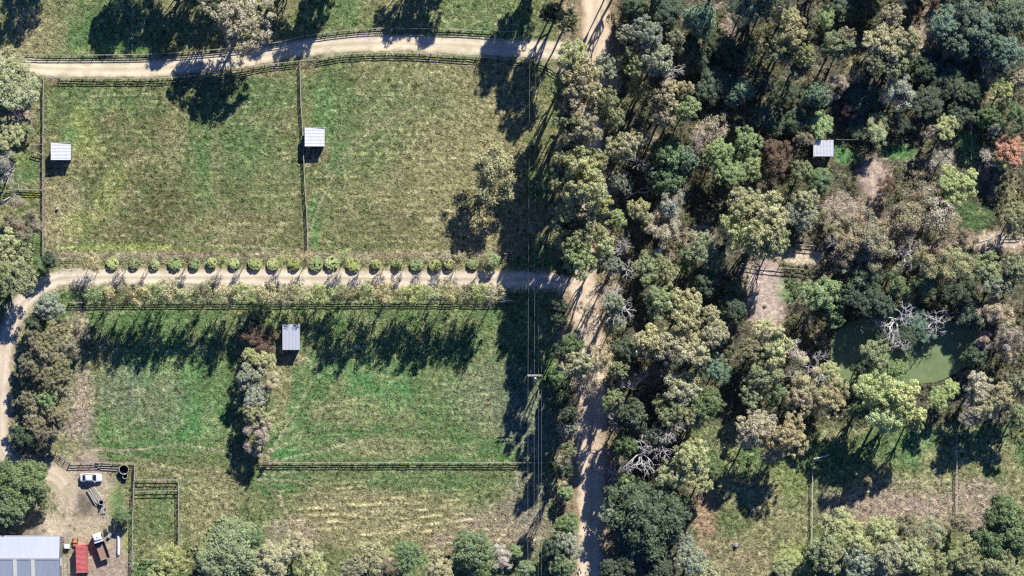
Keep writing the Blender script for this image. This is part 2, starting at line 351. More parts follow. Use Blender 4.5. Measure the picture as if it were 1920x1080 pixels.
    # narrow animal tracks
    for tr in ([(140, 848), (200, 842), (250, 856), (300, 874), (335, 892), (345, 920)], [(170, 845), (260, 843), (330, 833), (420, 845)], [(300, 874), (360, 882), (420, 884)],
               [(487, 862), (520, 840), (560, 815)], [(490, 866), (530, 862), (600, 845), (680, 826)], [(487, 898), (520, 925), (540, 965), (560, 985)], [(480, 898), (560, 902), (640, 948), (690, 995)], [(487, 890), (600, 880)], [(570, 470), (600, 380), (640, 300), (700, 240), (780, 200)], [(92, 470), (120, 420), (112, 395)], [(100, 320), (180, 400), (330, 455), (560, 468)], [(945, 475), (880, 440), (760, 400)], [(500, 860), (560, 760), (600, 690), (560, 665)], [(335, 892), (420, 940), (470, 1000)], [(1340, 900), (1420, 930), (1500, 940)], [(1530, 940), (1640, 905), (1780, 900)]):
        dl = dist_line(x, y, tr); paint('pale', (1-sstep(.12, .38, dl)), .5)
    # bare soil spilling from the tracks
    for ln, wd in ((DRIVE_N, 1.7), (DRIVE_S, 1.7), (DRIVE_W, 1.9), (ROAD, 3.6)):
        dl = dist_line(x, y, ln)+(fbm(x, y, 3, 4)-.5)*1.6; k = 1-sstep(wd-.3, wd+1.1, dl); paint('pale' if ln is not ROAD else 'tan', k, .85); tuft *= 1-.5*k
    tuft *= 1-.6*np.clip(yd+B(1440, 555, 44, 74)+B(1640, 335, 36, 55)+B(1515, 482, 50, 18)+B(1880, 452, 60, 20), 0, 1)
    return col, tuft

def heights(x, y):
    t = fbm(x, y, .9, 1, 3)-.5
    rows = fbm(x*.32, y, .8, 3, 3)-.5
    rk = np.clip(rect(x, y, 330, 330, 960, 470, 40)*.8+rect(x, y, 560, 890, 900, 1030, 30)+rect(x, y, 160, 820, 430, 900, 20)*.6+rect(x, y, 600, 700, 1000, 860, 60)*.7, 0, 1)
    h = (t*(1-rk)+rows*rk)*.30
    # windrows of cut grass in the southern strip
    py = 540-y/S; px = x/S+960
    wr = rect(x, y, 575, 945, 880, 1032, 14)
    cur = py + (px-700)*.045 + 9*(fbm(x, y, 9, 2)-.5) + np.where(px > 760, (px-760)**2*.0004, 0)
    br = sstep(.36, .6, fbm(x*.35, y, 1.6, 5)); h = h + wr*.20*br*np.clip(np.sin(cur*2*PI/13.5), -.2, 1)*(.5+.9*fbm(x, y, 1.3, 6))
    wd2 = np.clip(rect(x, y, 480, 885, 960, 1035, 30)-wr, 0, 1); c2 = py+(px-700)*.02+14*(fbm(x, y, 12, 3)-.5); h = h + wd2*.10*sstep(.4, .6, fbm(x*.3, y, 1.8, 2))*np.clip(np.sin(c2*2*PI/9.5), 0, 1)
    al = rect(x, y, 84, 150, 960, 476, 20)+rect(x, y, 510, 690, 1000, 860, 20); c3 = py+10*(fbm(x, y, 16, 4)-.5); h = h + al*.055*sstep(.45, .62, fbm(x*.2, y, 2.2, 7))*np.clip(np.sin(c3*2*PI/11), 0, 1)
    flat = np.ones(x.shape, np.float32)
    for ln, wd in ((DRIVE_N, 2.0), (DRIVE_S, 2.0), (DRIVE_W, 2.6), (ROAD, 4.2)):
        flat = np.minimum(flat, sstep(wd, wd+.9, dist_line(x, y, ln)))
    flat = np.minimum(flat, 1-.75*rect(x, y, 60, 860, 240, 1300, 12))
    return h*flat, flat

def pond_r(ang):
    return 1 + .10*np.sin(2*ang+.6) + .09*np.sin(3*ang+2.0) + .06*np.sin(5*ang+.3)
def pond_mask(x, y):
    u = (x-X(POND_C[0]))/(132*S); v = (y-Y(POND_C[1]))/(78*S)
    return np.hypot(u, v)/pond_r(np.arctan2(v, u))

def ground():
    fx = np.arange(-112, 112.01, .25); fy = np.arange(-66, 66.01, .25)
    ext = np.array([4, 9, 16, 26, 40, 65, 110, 200, 400, 900, 2000, 5000])
    xs = np.concatenate([-112-ext[::-1], fx, 112+ext]); ys = np.concatenate([-66-ext[::-1], fy, 66+ext])
    gx, gy = np.meshgrid(xs, ys); x = gx.ravel(); y = gy.ravel()
    col, tuft = regions(x, y); h, fl = heights(x, y)
    inside = (np.abs(x) <= 112) & (np.abs(y) <= 66)
    h = np.where(inside, h, 0)
    h = np.maximum(h, -.02)*1.0
    pm = pond_mask(x, y); dip = 1-sstep(.86, 1.12, pm)
    h = h*(1-dip) - dip*1.1
    k = (h+.02)[:, None]
    tone = np.clip(1+(h-.03)*3.6, .45, 1.8)[:, None]          # colour scaled by height: taller tufts lighter, low gaps darker
    wt = np.clip(h/.12, 0, 1)[:, None]*.35
    col = col*tone*(1-wt)+np.array(C_['straw'])*tone*wt*np.clip(col.sum(1, keepdims=True)/.5, .5, 1.2)
    v = np.stack([x, y, h], 1)
    nx = len(xs); i = np.arange((len(ys)-1)*(nx-1)); r = i//(nx-1); c = i % (nx-1); a = r*nx+c
    f = np.stack([a, a+1, a+nx+1, a+nx], 1)
    me = np_mesh('ground', v, f, dict(tint=col, tuft=tuft), smooth=True); me.materials.append(M['ground'])
    return tag(obj('ground', me), 'rough grass paddocks, bare yard and forest floor', kind='structure')
ground()

def smooth_path(pts, step=1.0, closed=False):
    """Catmull-Rom through photo-pixel points, resampled every step metres; returns (N,2) world"""
    p = np.array([(X(a), Y(b)) for a, b in pts], float); out = []
    for i in range(len(p)-1):
        p0 = p[max(i-1, 0)]; p1 = p[i]; p2 = p[i+1]; p3 = p[min(i+2, len(p)-1)]
        n = max(2, int(np.hypot(*(p2-p1))/step*3))
        for t in np.linspace(0, 1, n, endpoint=False):
            out.append(.5*((2*p1)+(-p0+p2)*t+(2*p0-5*p1+4*p2-p3)*t*t+(-p0+3*p1-3*p2+p3)*t**3))
    out.append(p[-1]); out = np.array(out)
    d = np.concatenate([[0], np.cumsum(np.hypot(*np.diff(out, axis=0).T))])
    s = np.arange(0, d[-1], step); s = np.append(s, d[-1])
    return np.stack([np.interp(s, d, out[:, 0]), np.interp(s, d, out[:, 1])], 1)

def road(name, label, pts, half, c_main, c_rut, z, crown=0.35, seed=1, rut=.42):
    p = smooth_path(pts, .35); t = np.gradient(p, axis=0); t /= np.hypot(t[:, 0], t[:, 1])[:, None]; nrm = np.stack([-t[:, 1], t[:, 0]], 1)
    n = 25; u = np.linspace(-1, 1, n)
    sl = np.arange(len(p))*.35
    wob = [half*(1+.26*(fbm(sl+100*s_, sl*0, 4, seed)-.5)*2+.08*(vnoise(sl+7*s_, sl*0, .8, seed+1)-.5)*2) for s_ in (1, 2)]
    V = np.zeros((len(p), n, 2)); U = np.tile(u, (len(p), 1))
    for j, uu in enumerate(u):
        wv = wob[0] if uu > 0 else wob[1]; V[:, j] = p+nrm*(uu*wv)[:, None]
    x = V[..., 0].ravel(); y = V[..., 1].ravel(); uu = U.ravel(); g, _ = regions(x, y)
    cm = np.array(c_main, np.float32); cr = np.array(c_rut, np.float32)
    sN = np.tile(sl[:, None], (1, n)).ravel()
    track = np.exp(-((np.abs(uu)-rut)/.16)**2); mid_ = np.exp(-(uu/.15)**2)
    k = np.clip(.75*track+.25*(fbm(sN*.25, uu*half, .8, seed+2)), 0, 1)[:, None]
    k = k*.6; c = cm*(1-k)+cr*k
    c = c*(1-crown*mid_[:, None]*(.4+.9*fbm(sN*.3, uu*2, 1.2, seed+3))[:, None]*.5)
    c = c*(.80+.40*fbm(x, y, 2.6, seed+4))[:, None]; g2 = np.clip((fbm(x*.6, y*.6, 1.7, seed+5)-.58)*5, 0, .5)[:, None]*(np.abs(uu) > .3)[:, None]; c = c*(1-g2)+g*g2
    e = sstep(.66, 1.0, np.abs(uu)+(fbm(x, y, 1.0, seed+1)-.5)*.5)[:, None]; c = c*(1-e)+g*e*.95
    c = c.astype(np.float32)
    zz = z-.012*np.exp(-((np.abs(uu)-rut)/.14)**2)+.01*mid_
    zz = np.where(np.abs(uu) > .95, z-.006, zz)
    v = np.stack([x, y, zz], 1)
    i = np.arange((len(p)-1)*(n-1)); r = i//(n-1); cc = i % (n-1); a = r*n+cc
    f = np.stack([a, a+n, a+n+1, a+1], 1)
    me = np_mesh(name, v, f, dict(tint=c, tuft=np.full(len(v), .5)+e[:, 0]*.4), smooth=True); me.materials.append(M['gravel'])
    return tag(obj(name, me), label, kind='structure')
cr = C_['cream']; 
road('driveway', 'pale gravel drive curving past the northern rail fences', DRIVE_N, 1.75, lin((216, 200, 168)), lin((238, 226, 196)), .034, .3, 1)
road('driveway', 'pale gravel drive running between the planted rows', DRIVE_S, 1.75, lin((214, 198, 172)), lin((236, 222, 196)), .038, .5, 3)
road('driveway', 'gravel track going south along the west hedge into the yard', DRIVE_W, 1.7, lin((208, 190, 164)), lin((224, 208, 182)), .030, .2, 4)
road('dirt_road', 'tan dirt road running north to south under the roadside gums', ROAD, 3.2, lin((216, 194, 164)), lin((232, 212, 182)), .044, .25, 5)

# pond
def pond():
    n = 96; rings = 24; V = [(X(POND_C[0]), Y(POND_C[1]), -.22)]; F3 = []
    an = np.linspace(0, 2*PI, n, endpoint=False); rr = pond_r(an)
    v = []
    for k in range(1, rings+1):
        q = k/rings*1.04
        for a, r in zip(an, rr): v.append((X(POND_C[0])+132*S*math.cos(a)*r*q, Y(POND_C[1])+78*S*math.sin(a)*r*q, -.22))
    v = np.array(v); i = np.arange((rings-1)*n); k = i//n; j = i % n
    f = np.stack([k*n+j, (k+1)*n+j, (k+1)*n+(j+1) % n, k*n+(j+1) % n], 1)
    v = np.vstack([v, [[X(POND_C[0]), Y(POND_C[1]), -.22]]]); c = len(v)-1
    f = np.vstack([f, [[c, j_, (j_+1) % n, c] for j_ in range(n)]]) if False else f
    me = bpy.data.meshes.new('pond'); me.from_pydata([tuple(a) for a in v], [], [tuple(map(int, q)) for q in f]+[(c, j_, (j_+1) % n) for j_ in range(n)]); me.update()
    m, t, b = new_mat('green_pond_water', 0.22, .35)
    tc = N(t, 'ShaderNodeTexCoord'); n1 = N(t, 'ShaderNodeTexNoise', Scale=.35, Detail=6.0, Roughness=.6, Distortion=1.2); t.links.new(tc.outputs['Object'], n1.inputs['Vector'])
    r = N(t, 'ShaderNodeValToRGB'); r.color_ramp.elements[0].position = .35; r.color_ramp.elements[1].position = .65
    r.color_ramp.elements[0].color = (*lin((110, 126, 84)), 1); r.color_ramp.elements[1].color = (*lin((126, 142, 98)), 1)
    t.links.new(n1.outputs['Fac'], r.inputs[0]); t.links.new(r.outputs[0], b.inputs['Base Color'])
    n2 = N(t, 'ShaderNodeTexNoise', Scale=6.0, Detail=3.0); t.links.new(tc.outputs['Object'], n2.inputs['Vector'])
    bp = N(t, 'ShaderNodeBump'); bp.inputs['Distance'].default_value = .03; t.links.new(n2.outputs['Fac'], bp.inputs['Height']); t.links.new(bp.outputs[0], b.inputs['Normal'])
    me.materials.append(m)
    tag(obj('pond_water', me), 'still green pond water among the trees', kind='structure')
pond()
# ------------------------------------------------------------------ tree prototypes
def leaves(cent, rad, n, size, squash=.8, up=.35, rs=RS, shell=.55):
    """leaf quads filling small puffs: cent (K,3), rad (K,), n leaves per puff"""
    K = len(cent); m = K*n
    d = rs.normal(size=(m, 3)); d /= np.linalg.norm(d, axis=1)[:, None]; d[:, 2] = np.where(rs.rand(m) < .6, np.abs(d[:, 2]), d[:, 2])
    r = (shell+(1-shell)*rs.rand(m)**.7)*np.repeat(rad, n)
    c = np.repeat(cent, n, 0) + d*r[:, None]*np.array([1, 1, squash])
    nr = d*.8 + rs.normal(size=(m, 3))*.55 + np.array([0, 0, up]); nr /= np.linalg.norm(nr, axis=1)[:, None]
    t = np.cross(nr, rs.normal(size=(m, 3))); t /= np.linalg.norm(t, axis=1)[:, None]+1e-9; b = np.cross(nr, t)
    s = size*(.6+.8*rs.rand(m))[:, None]
    v = np.stack([c-t*s, c-b*s*.55, c+t*s, c+b*s*.55], 1).reshape(-1, 3)
    f = np.arange(4*m).reshape(-1, 4)
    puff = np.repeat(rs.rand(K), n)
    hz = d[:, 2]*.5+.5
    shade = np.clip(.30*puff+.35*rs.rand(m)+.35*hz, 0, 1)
    tone = np.clip(np.repeat(rs.rand(K)**1.5, n)*.8+.3*(rs.rand(m)-.3), 0, 1)
    return v, f, shade, tone

def join_np(parts):
    V = []; F = []; Sx = []; T = []; o = 0
    for v, f, s, t in parts:
        V.append(v); F.append(f+o); Sx.append(s); T.append(t); o += len(v)
    return np.vstack(V), np.vstack(F), np.concatenate(Sx), np.concatenate(T)

def crown_mesh(name, parts, mat):
    v, f, s, t = join_np(parts); me = np_mesh(name, v, f, fattrs=dict(shade=s, tone=t)); me.materials.append(mat); return me

def bent(mb, a, b, r0, r1, rs, k=4, wob=.12, n=5):
    a = Vector(a); b = Vector(b); L = (b-a).length; prev = a
    for i in range(1, k+1):
        t = i/k; q = a.lerp(b, t)
        if i < k: q += Vector(rs.normal(size=3))*L*wob/k*1.4
        mb.tube(prev, q, r0+(r1-r0)*(i-1)/k, r0+(r1-r0)*t, n, cap=(i == k)); prev = q
    return mb

def grow(mb, p, d, L, r, depth, rs, spread=.6, tips=None, kids=3, minz=None, n=4):
    """recursive wandering branch"""
    p = Vector(p); d = Vector(d).normalized(); seg = 3; q = p
    for i in range(seg):
        d2 = (d+Vector(rs.normal(size=3))*.22); d2.z += .04; d2.normalize(); nq = q+d2*L/seg
        r2 = r*(1-.45*(i+1)/seg); mb.tube(q, nq, r*(1-.45*i/seg), r2, n, cap=False); q = nq; d = d2
        if depth > 0 and i >= 1 and rs.rand() < .55:
            dd = (d+Vector(rs.normal(size=3))*spread).normalized(); grow(mb, q, dd, L*.6, r2*.6, depth-1, rs, spread, tips, kids, n=n)
    if depth > 0:
        for _ in range(rs.randint(2, kids+1)):
            dd = (d+Vector(rs.normal(size=3))*spread).normalized(); grow(mb, q, dd, L*(.62+.2*rs.rand()), r*.55, depth-1, rs, spread, tips, kids, n=n)
    elif tips is not None: tips.append(tuple(q))

PROTO = {}
R0, H0 = 5.0, 12.0
def lobed(rs, nl, rl, base, top, spread=.62):
    """lobe centres of an uneven crown inside radius R0"""
    out = []
    for i in range(nl):
        a = 2*PI*(i+rs.rand()*.7)/nl; q = R0*spread*(.55+.6*rs.rand()) if i else 0
        z = base+(top-base)*(.45+.5*rs.rand()) if i else top-rl*.6
        out.append((math.cos(a)*q, math.sin(a)*q, z, R0*rl*(.75+.5*rs.rand())))
    return out

def make_gum(seed, nl=9, rl=.36, ppl=15, nleaf=60, puff=.62, leaf=.165, trunk='bark_pale', dense=1.0):
    rs = np.random.RandomState(seed); mb = MB(); parts = []
    L = lobed(rs, nl, rl, H0*.5, H0)
    fork = Vector((rs.normal()*.3, rs.normal()*.3, H0*.36)); bent(mb, (0, 0, -.3), fork, .36, .27, rs, 3, .05, 7)
    for (x, y, z, r) in L:
        c = Vector((x, y, z-r*.3)); bent(mb, fork, c, .17, .07, rs, 4, .22)
        m = int(ppl*(r/(R0*rl))**2*dense)+3
        d = rs.normal(size=(m, 3)); d /= np.linalg.norm(d, axis=1)[:, None]; d[:, 2] = np.abs(d[:, 2])*1.0-.25
        rr = r*(.6+.5*rs.rand(m))[:, None]
        cc = np.array([x, y, z-r*.4])+d*rr*np.array([1, 1, .8])
        for q in cc[::2]: mb.tube(c, q, .045, .02, 3, cap=False)
        parts.append(leaves(cc, puff*(.7+.6*rs.rand(m)), nleaf, leaf, rs=rs))
    return mb.mesh('trunk', M[trunk]), crown_mesh('crown', parts, M['leaf'])

def make_dense(seed, trunk='bark_brown'):
    rs = np.random.RandomState(seed); mb = MB(); m = 210
    d = rs.normal(size=(m, 3)); d /= np.linalg.norm(d, axis=1)[:, None]; d[:, 2] = np.abs(d[:, 2])*1.15-.35
    ang = np.arctan2(d[:, 1], d[:, 0]); lob = 1+.13*np.sin(3*ang+seed)+.09*np.sin(5*ang+2*seed)+.06*np.sin(8*ang+seed)
    r = R0*(.80+.22*rs.rand(m))*lob*(.95)
    c = d*r[:, None]*np.array([.94, .94, .85])+np.array([0, 0, H0-R0*.92]); c[:, 2] = np.maximum(c[:, 2], 1.0)
    inn = rs.normal(size=(30, 3))*R0*.33+np.array([0, 0, H0-R0*1.0])
    bent(mb, (0, 0, -.3), (rs.normal()*.3, rs.normal()*.3, H0*.6), .34, .2, rs, 3, .05, 7)
    for q in c[::9]: bent(mb, (0, 0, H0*.35), q, .12, .03, rs, 3, .15, 4)
    P1 = leaves(c, .72*(.7+.5*rs.rand(m)), 66, .17, rs=rs); P2 = leaves(inn, np.full(30, 1.1), 30, .3, rs=rs)
    return mb.mesh('trunk', M[trunk]), crown_mesh('crown', [P1, P2], M['leaf'])

def make_soft(seed, trunk='bark_brown'):
    """billowy fine-leaved wattle"""
    rs = np.random.RandomState(seed); mb = MB(); parts = []
    L = lobed(rs, 7, .5, H0*.45, H0*.97, .5)
    bent(mb, (0, 0, -.3), (0, 0, H0*.5), .28, .18, rs, 3, .05, 6)
    for (x, y, z, r) in L:
        m = 34; d = rs.normal(size=(m, 3)); d /= np.linalg.norm(d, axis=1)[:, None]; d[:, 2] = np.abs(d[:, 2])-.3
        cc = np.array([x, y, z-r*.5])+d*(r*(.75+.3*rs.rand(m)))[:, None]; bent(mb, (0, 0, H0*.4), (x, y, z-r*.5), .1, .04, rs, 3, .2, 4)
        parts.append(leaves(cc, .6*(.7+.6*rs.rand(m)), 64, .135, shell=.3, rs=rs))
    return mb.mesh('trunk', M[trunk]), crown_mesh('crown', parts, M['leaf'])

def fit(mb, tips, z0, fill):
    """spread the limbs so that the twig tips fill the crown radius and height"""
    tp = np.array(tips); sc = np.percentile(np.hypot(tp[:, 0], tp[:, 1]), 88); v = np.array(mb.v); k = R0*fill/sc
    f_ = np.clip(v[:, 2]/z0, 0, 1)**2; v[:, 0] *= 1+(k-1)*f_; v[:, 1] *= 1+(k-1)*f_; zk = H0*.95/np.percentile(tp[:, 2], 97); v[:, 2] *= zk; mb.v = [tuple(p) for p in v]
    tp[:, :2] *= k; tp[:, 2] *= zk; return tp

def make_sparse(seed, nleaf=2600, trunk='bark_brown', twigs=True):
    """open crown of fine twigs and few leaves; the ground shows through"""
    rs = np.random.RandomState(seed); mb = MB(); tips = []; tw = MB()
    bent(mb, (0, 0, -.3), (0, 0, H0*.32), .30, .24, rs, 3, .04, 6)
    for i in range(7):
        a = 2*PI*(i+rs.rand()*.6)/7; d = (math.cos(a)*.75, math.sin(a)*.75, .75+.5*rs.rand())
        grow(mb, (0, 0, H0*.32), d, 3.6, .13, 2, rs, .55, tips)
    tp = fit(mb, tips, H0*.32, .88); parts = []
    for q in tp:
        for _ in range(4):
            d = Vector(rs.normal(size=3)); d.z = abs(d.z)*.5; e = Vector(q)+d.normalized()*(.6+.7*rs.rand()); tw.tube(q, e, .03, .012, 3, cap=False)
    tv = np.array(tw.v); tf = np.array([f for f in tw.f if len(f) == 4]); parts.append((tv, tf, .4+.5*rs.rand(len(tf)), rs.rand(len(tf))*.6))
    K = len(tp); n = max(4, nleaf//K); parts.append(leaves(tp, np.full(K, 1.0), n, .15, shell=.15, rs=rs))
    me = crown_mesh('crown', parts, M['twig']); return mb.mesh('trunk', M[trunk]), me

def make_young(seed, nleaf=3000, trunk='bark_pale'):
    """slender avenue tree, pale stems spreading from one point, thin autumn leaf"""
    rs = np.random.RandomState(seed); mb = MB(); tips = []
    bent(mb, (0, 0, -.2), (0, 0, H0*.30), .24, .2, rs, 2, .03, 6)
    for i in range(10):
        a = 2*PI*(i+rs.rand()*.6)/10; o = .25+.6*rs.rand(); grow(mb, (0, 0, H0*(.25+.3*rs.rand())), (math.cos(a)*o, math.sin(a)*o, 1.0), 3.6, .11, 2, rs, .35, tips)
    tp = np.array(tips); sc = np.percentile(np.hypot(tp[:, 0], tp[:, 1]), 92); K = len(tp)
    v = np.array(mb.v); k = R0*.95/sc; f_ = np.clip(v[:, 2]/(H0*.3), 0, 1); v[:, 0] *= 1+(k-1)*f_; v[:, 1] *= 1+(k-1)*f_; zk = H0/v[:, 2].max(); v[:, 2] *= zk; mb.v = [tuple(p) for p in v]
    tp[:, :2] *= k; tp[:, 2] *= zk
    return mb.mesh('trunk', M[trunk]), crown_mesh('crown', [leaves(tp, np.full(K, 1.15), max(4, nleaf//K), .24, shell=.1, rs=rs)], M['leaf'])

def make_dead(seed, depth=4):
    rs = np.random.RandomState(seed); mb = MB(); bent(mb, (0, 0, -.3), (rs.normal()*.3, rs.normal()*.3, H0*.5), .34, .26, rs, 3, .08, 7)
    nl = 6
    for i in range(nl):
        a = 2*PI*(i+rs.rand()*.7)/nl; o = .7+.5*rs.rand(); grow(mb, (0, 0, H0*(.40+.12*rs.rand())), (math.cos(a)*o, math.sin(a)*o, .45+.5*rs.rand()), 2.4, .22, depth-1, rs, .55)
    return mb.mesh('trunk', M['bark_dead']), None

def make_bush(seed):
    rs = np.random.RandomState(seed); m = 120; d = rs.normal(size=(m, 3)); d /= np.linalg.norm(d, axis=1)[:, None]; d[:, 2] = np.abs(d[:, 2])*1.1-.1
    c = d*(R0*(.86+.1*rs.rand(m)))[:, None]; c[:, 2] = c[:, 2]*1.0+R0*.9; mb = MB()
    for i in range(7):
        a = i*.9; bent(mb, (0, 0, -.2), (math.cos(a)*2.2, math.sin(a)*2.2, R0*1.2), .3, .1, rs, 3, .1, 5)
    low = c.copy(); low[:, 2] = np.clip(low[:, 2]*.45, .6, 99); low[:, :2] *= .93
    return mb.mesh('trunk', M['bark_brown']), crown_mesh('crown', [leaves(c, np.full(m, .85), 40, .34, rs=rs), leaves(low, np.full(m, .9), 16, .4, rs=rs)], M['leaf'])

for kd, fn, sd_ in (('gum', make_gum, (1, 2, 3, 4, 5)), ('dense', make_dense, (11, 12, 13)), ('soft', make_soft, (21, 22, 23)), ('sparse', make_sparse, (31, 32, 33)), ('young', make_young, (41, 42, 43, 44)), ('dead', make_dead, (51, 52, 53, 54, 55)), ('bush', make_bush, (61, 62))):
    PROTO[kd] = [fn(s_) for s_ in sd_]
PROTO['wispy'] = [make_young(s_, 1900) for s_ in (91, 92, 93)]
PROTO['open'] = [make_gum(s_, nl=11, rl=.32, ppl=12, nleaf=56, puff=.52, leaf=.155) for s_ in (71, 72, 73)]
PROTO['thin'] = [make_sparse(s_, 9500) for s_ in (81, 82, 83)]

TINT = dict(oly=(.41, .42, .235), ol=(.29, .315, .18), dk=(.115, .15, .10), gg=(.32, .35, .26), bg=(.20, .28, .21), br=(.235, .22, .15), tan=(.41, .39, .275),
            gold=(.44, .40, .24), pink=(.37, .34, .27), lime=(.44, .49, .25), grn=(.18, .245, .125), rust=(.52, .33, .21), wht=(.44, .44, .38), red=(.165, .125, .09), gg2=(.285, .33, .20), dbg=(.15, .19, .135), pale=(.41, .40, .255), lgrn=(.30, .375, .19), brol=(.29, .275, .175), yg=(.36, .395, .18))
NT = [0]
def tree(px, py, r, h, kind, tint, label, cat='tree', name=None, group=None, flat=None):
    rs = random.Random(NT[0]*77+5); NT[0] += 1
    x, y = X(px), Y(py)
    if 1040 < px < 1170 and h >= 11: h *= 1.5 if px < 1112 and py < 520 else 1.35
    if px > 1170 and py < 240: h *= (1.25 if px < 1560 else .85) if h >= 13 else .6 if tint == 'dk' and h <= 11 else 1.0
    k = 1-(h*.72)/H
    nm = name or {'dead': 'dead_tree', 'bush': 'round_bush', 'young': 'avenue_tree', 'wispy': 'avenue_tree'}.get(kind, 'gum_tree' if kind in ('gum', 'open') else 'tree')
    t = thing(nm, label, cat, (x*k, y*k, 0), rs.uniform(0, 2*PI), group)
    tr, cr_ = rs.choice(PROTO[kind]); s = r*S/R0; 
    base = {'bush': R0*1.85}.get(kind, H0)
    t.scale = (s*rs.uniform(.92, 1.1), s*rs.uniform(.92, 1.1), h/base)
    o = obj('trunk', tr, t)
    if cr_ is not None:
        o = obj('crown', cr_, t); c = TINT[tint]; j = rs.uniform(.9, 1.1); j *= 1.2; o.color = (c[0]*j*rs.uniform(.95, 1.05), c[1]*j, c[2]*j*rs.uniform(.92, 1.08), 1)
    return t

